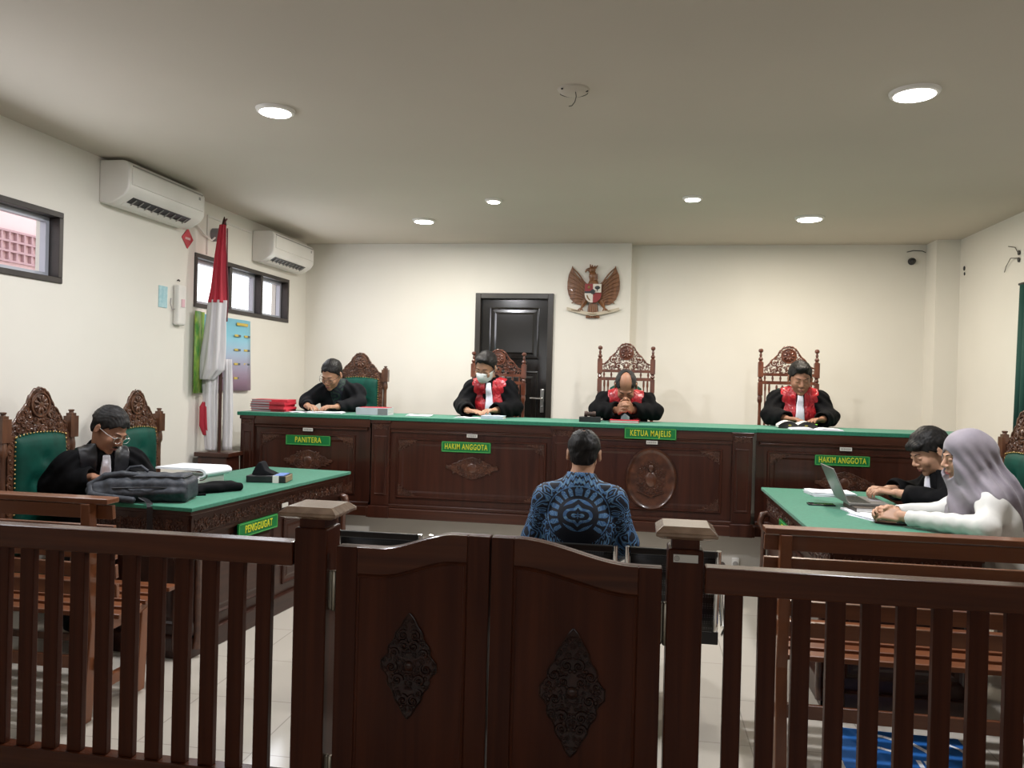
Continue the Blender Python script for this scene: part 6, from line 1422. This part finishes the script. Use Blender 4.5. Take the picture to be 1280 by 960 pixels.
# masked judge
person('person', 'judge in a black and red robe wearing a white face mask and glasses', 'person', (-1.285, 7.0, 0.44), 0, dict(
    P=(0, 0.0, 0.57), C=(0.01, -0.09, 0.87), N=(0.0, -0.15, 1.06), H=(-0.035, -0.22, 1.195), HR=(27, -14, 8), hs=1.10, g=1.08, sw=0.16,
    EL=(0.235, -0.25, 0.85), ER=(-0.235, -0.23, 0.855), WL=(0.11, -0.48, 0.83), WR=(-0.12, -0.52, 0.822),
    handL=dict(d=(-0.5, -0.8, 0.0), n=(0, 0, -1), curl=22), handR=dict(d=(0.75, -0.5, 0.0), n=(0, 0, -1), curl=14), **legs(),
    skin=SK1, cloth='robe', cmat=ROBE, panel=JP, jabot=1, mask=1, glasses=BLACK, hair_t=0.012, quiff=1, hairline=0.068, h=0.007), 'judges in black and red robes')
# clerk
person('person', 'clerk in a black suit and glasses looking down at papers', 'person', (-2.665, 6.98, 0.44), 0, dict(
    P=(0, 0.0, 0.55), C=(0.03, -0.12, 0.84), N=(0.03, -0.20, 1.0), H=(-0.005, -0.31, 1.10), HR=(33, -10, 6), hs=1.06, g=1.05, sw=0.165,
    EL=(0.235, -0.26, 0.85), ER=(-0.235, -0.30, 0.85), WL=(0.12, -0.47, 0.82), WR=(-0.13, -0.52, 0.82),
    handL=dict(d=(-0.6, -0.7, 0), n=(0, 0, -1), curl=22), handR=dict(d=(0.6, -0.7, 0), n=(0, 0, -1), curl=22), **legs(),
    skin=SK1, cloth='suit', cmat=SUIT, vshirt=batik(True), glasses=BLACK, hair_t=0.010, hairline=0.066, h=0.007))
# man in front, seen from behind
person('person', 'man in a blue batik shirt sitting with his back to the camera', 'person', (-0.268, 3.86, 0), PI, dict(
    P=(0, 0.02, 0.535), C=(0, 0.055, 0.84), N=(0, 0.04, 1.045), H=(-0.01, -0.005, 1.180), HR=(12, 0, 0), hs=0.97, g=0.98, sw=0.155, sd=0.085,
    EL=(0.222, 0.03, 0.76), ER=(-0.222, 0.03, 0.76), WL=(0.15, -0.22, 0.64), WR=(-0.15, -0.22, 0.64),
    handL=dict(d=(-0.35, -0.9, -0.15), n=(-0.1, 0, -1), curl=24), handR=dict(d=(0.35, -0.9, -0.15), n=(0.1, 0, -1), curl=24), **legs(0.50, -0.42, -0.38),
    skin=SK1, cloth='shirt', cmat=batik(), hair_t=0.008, hairline=0.058, bald=[((0.0, 0.055, 0.125), (0.030, 0.038, 0.030))], h=0.005, cuff=0.92))
# lawyer on the left
person('person', 'man in a black lawyer robe with wire glasses reading at the left table', 'person', (-3.15, 4.25, 0), math.radians(52), dict(
    P=(0, 0.02, 0.56), C=(0, -0.07, 0.86), N=(0.0, -0.125, 1.045), H=(0.02, -0.215, 1.19), HR=(34, 30, 6), hs=1.03, g=1.04, sw=0.168,
    EL=(0.25, -0.13, 0.88), ER=(-0.25, -0.05, 0.86), WL=(0.10, -0.30, 0.90), WR=(-0.08, -0.26, 0.92),
    handL=dict(d=(-0.8, -0.45, 0.0), n=(0, 0, -1), curl=24), handR=dict(d=(0.75, -0.55, 0.0), n=(0, 0, -1), curl=24), **legs(0.49, -0.40, -0.36),
    skin=SK2, cloth='robe', cmat=ROBE, panel=(SATIN_B, 0.135, 0.09, 0.045, 'black_satin_front'), jabot=1, glasses=STEEL, moustache=1, hair_t=0.014, hairline=0.060, h=0.005))
# man at the laptop
person('person', 'man with bushy black hair in a black robe typing on the laptop', 'person', (2.055, 5.14, 0), -PI/2, dict(
    P=(0, 0.0, 0.56), C=(0.0, -0.16, 0.84), N=(-0.0, -0.24, 1.02), H=(0.0, -0.335, 1.165), HR=(30, 14, -2), hs=1.09, g=1.04, sw=0.165,
    EL=(0.27, -0.27, 0.88), ER=(-0.27, -0.30, 0.88), WL=(0.06, -0.53, 0.905), WR=(-0.12, -0.52, 0.905),
    handL=dict(d=(-0.25, -0.95, 0.10), n=(-0.1, -0.1, -1), curl=36), handR=dict(d=(0.3, -0.95, 0.10), n=(0.1, -0.1, -1), curl=36), **legs(0.49, -0.40, -0.36),
    skin=SK3, cloth='robe', cmat=ROBE, jabot=1, fringe=1, hair_t=0.020, hairline=0.045, h=0.005, cuff=0.72))
# woman
person('person', 'woman in a grey headscarf and white blouse with her hands together on the table', 'person', (1.885, 4.42, 0), -PI/2, dict(
    P=(0, 0.0, 0.56), C=(0.0, -0.10, 0.86), N=(-0.0, -0.15, 1.035), H=(0.0, -0.235, 1.195), HR=(12, 6, 0), hs=1.03, g=0.95, sw=0.140, sd=0.082,
    EL=(0.25, -0.22, 0.865), ER=(-0.20, -0.26, 0.87), WL=(-0.03, -0.52, 0.862), WR=(-0.14, -0.52, 0.866),
    handL=dict(d=(-0.40, -0.9, 0.08), n=(-0.8, 0.1, -0.6), curl=38, s=0.95), handR=dict(d=(0.20, -0.97, 0.08), n=(0.75, 0.1, -0.65), curl=38, s=0.95), **legs(0.49, -0.40, -0.36, 0.09),
    skin=SK3, cloth='blouse', cmat=BLOUSE, hair=0, hijab=1, lip=LIPR, h=0.005, cuff=0.86, fs=0.6))
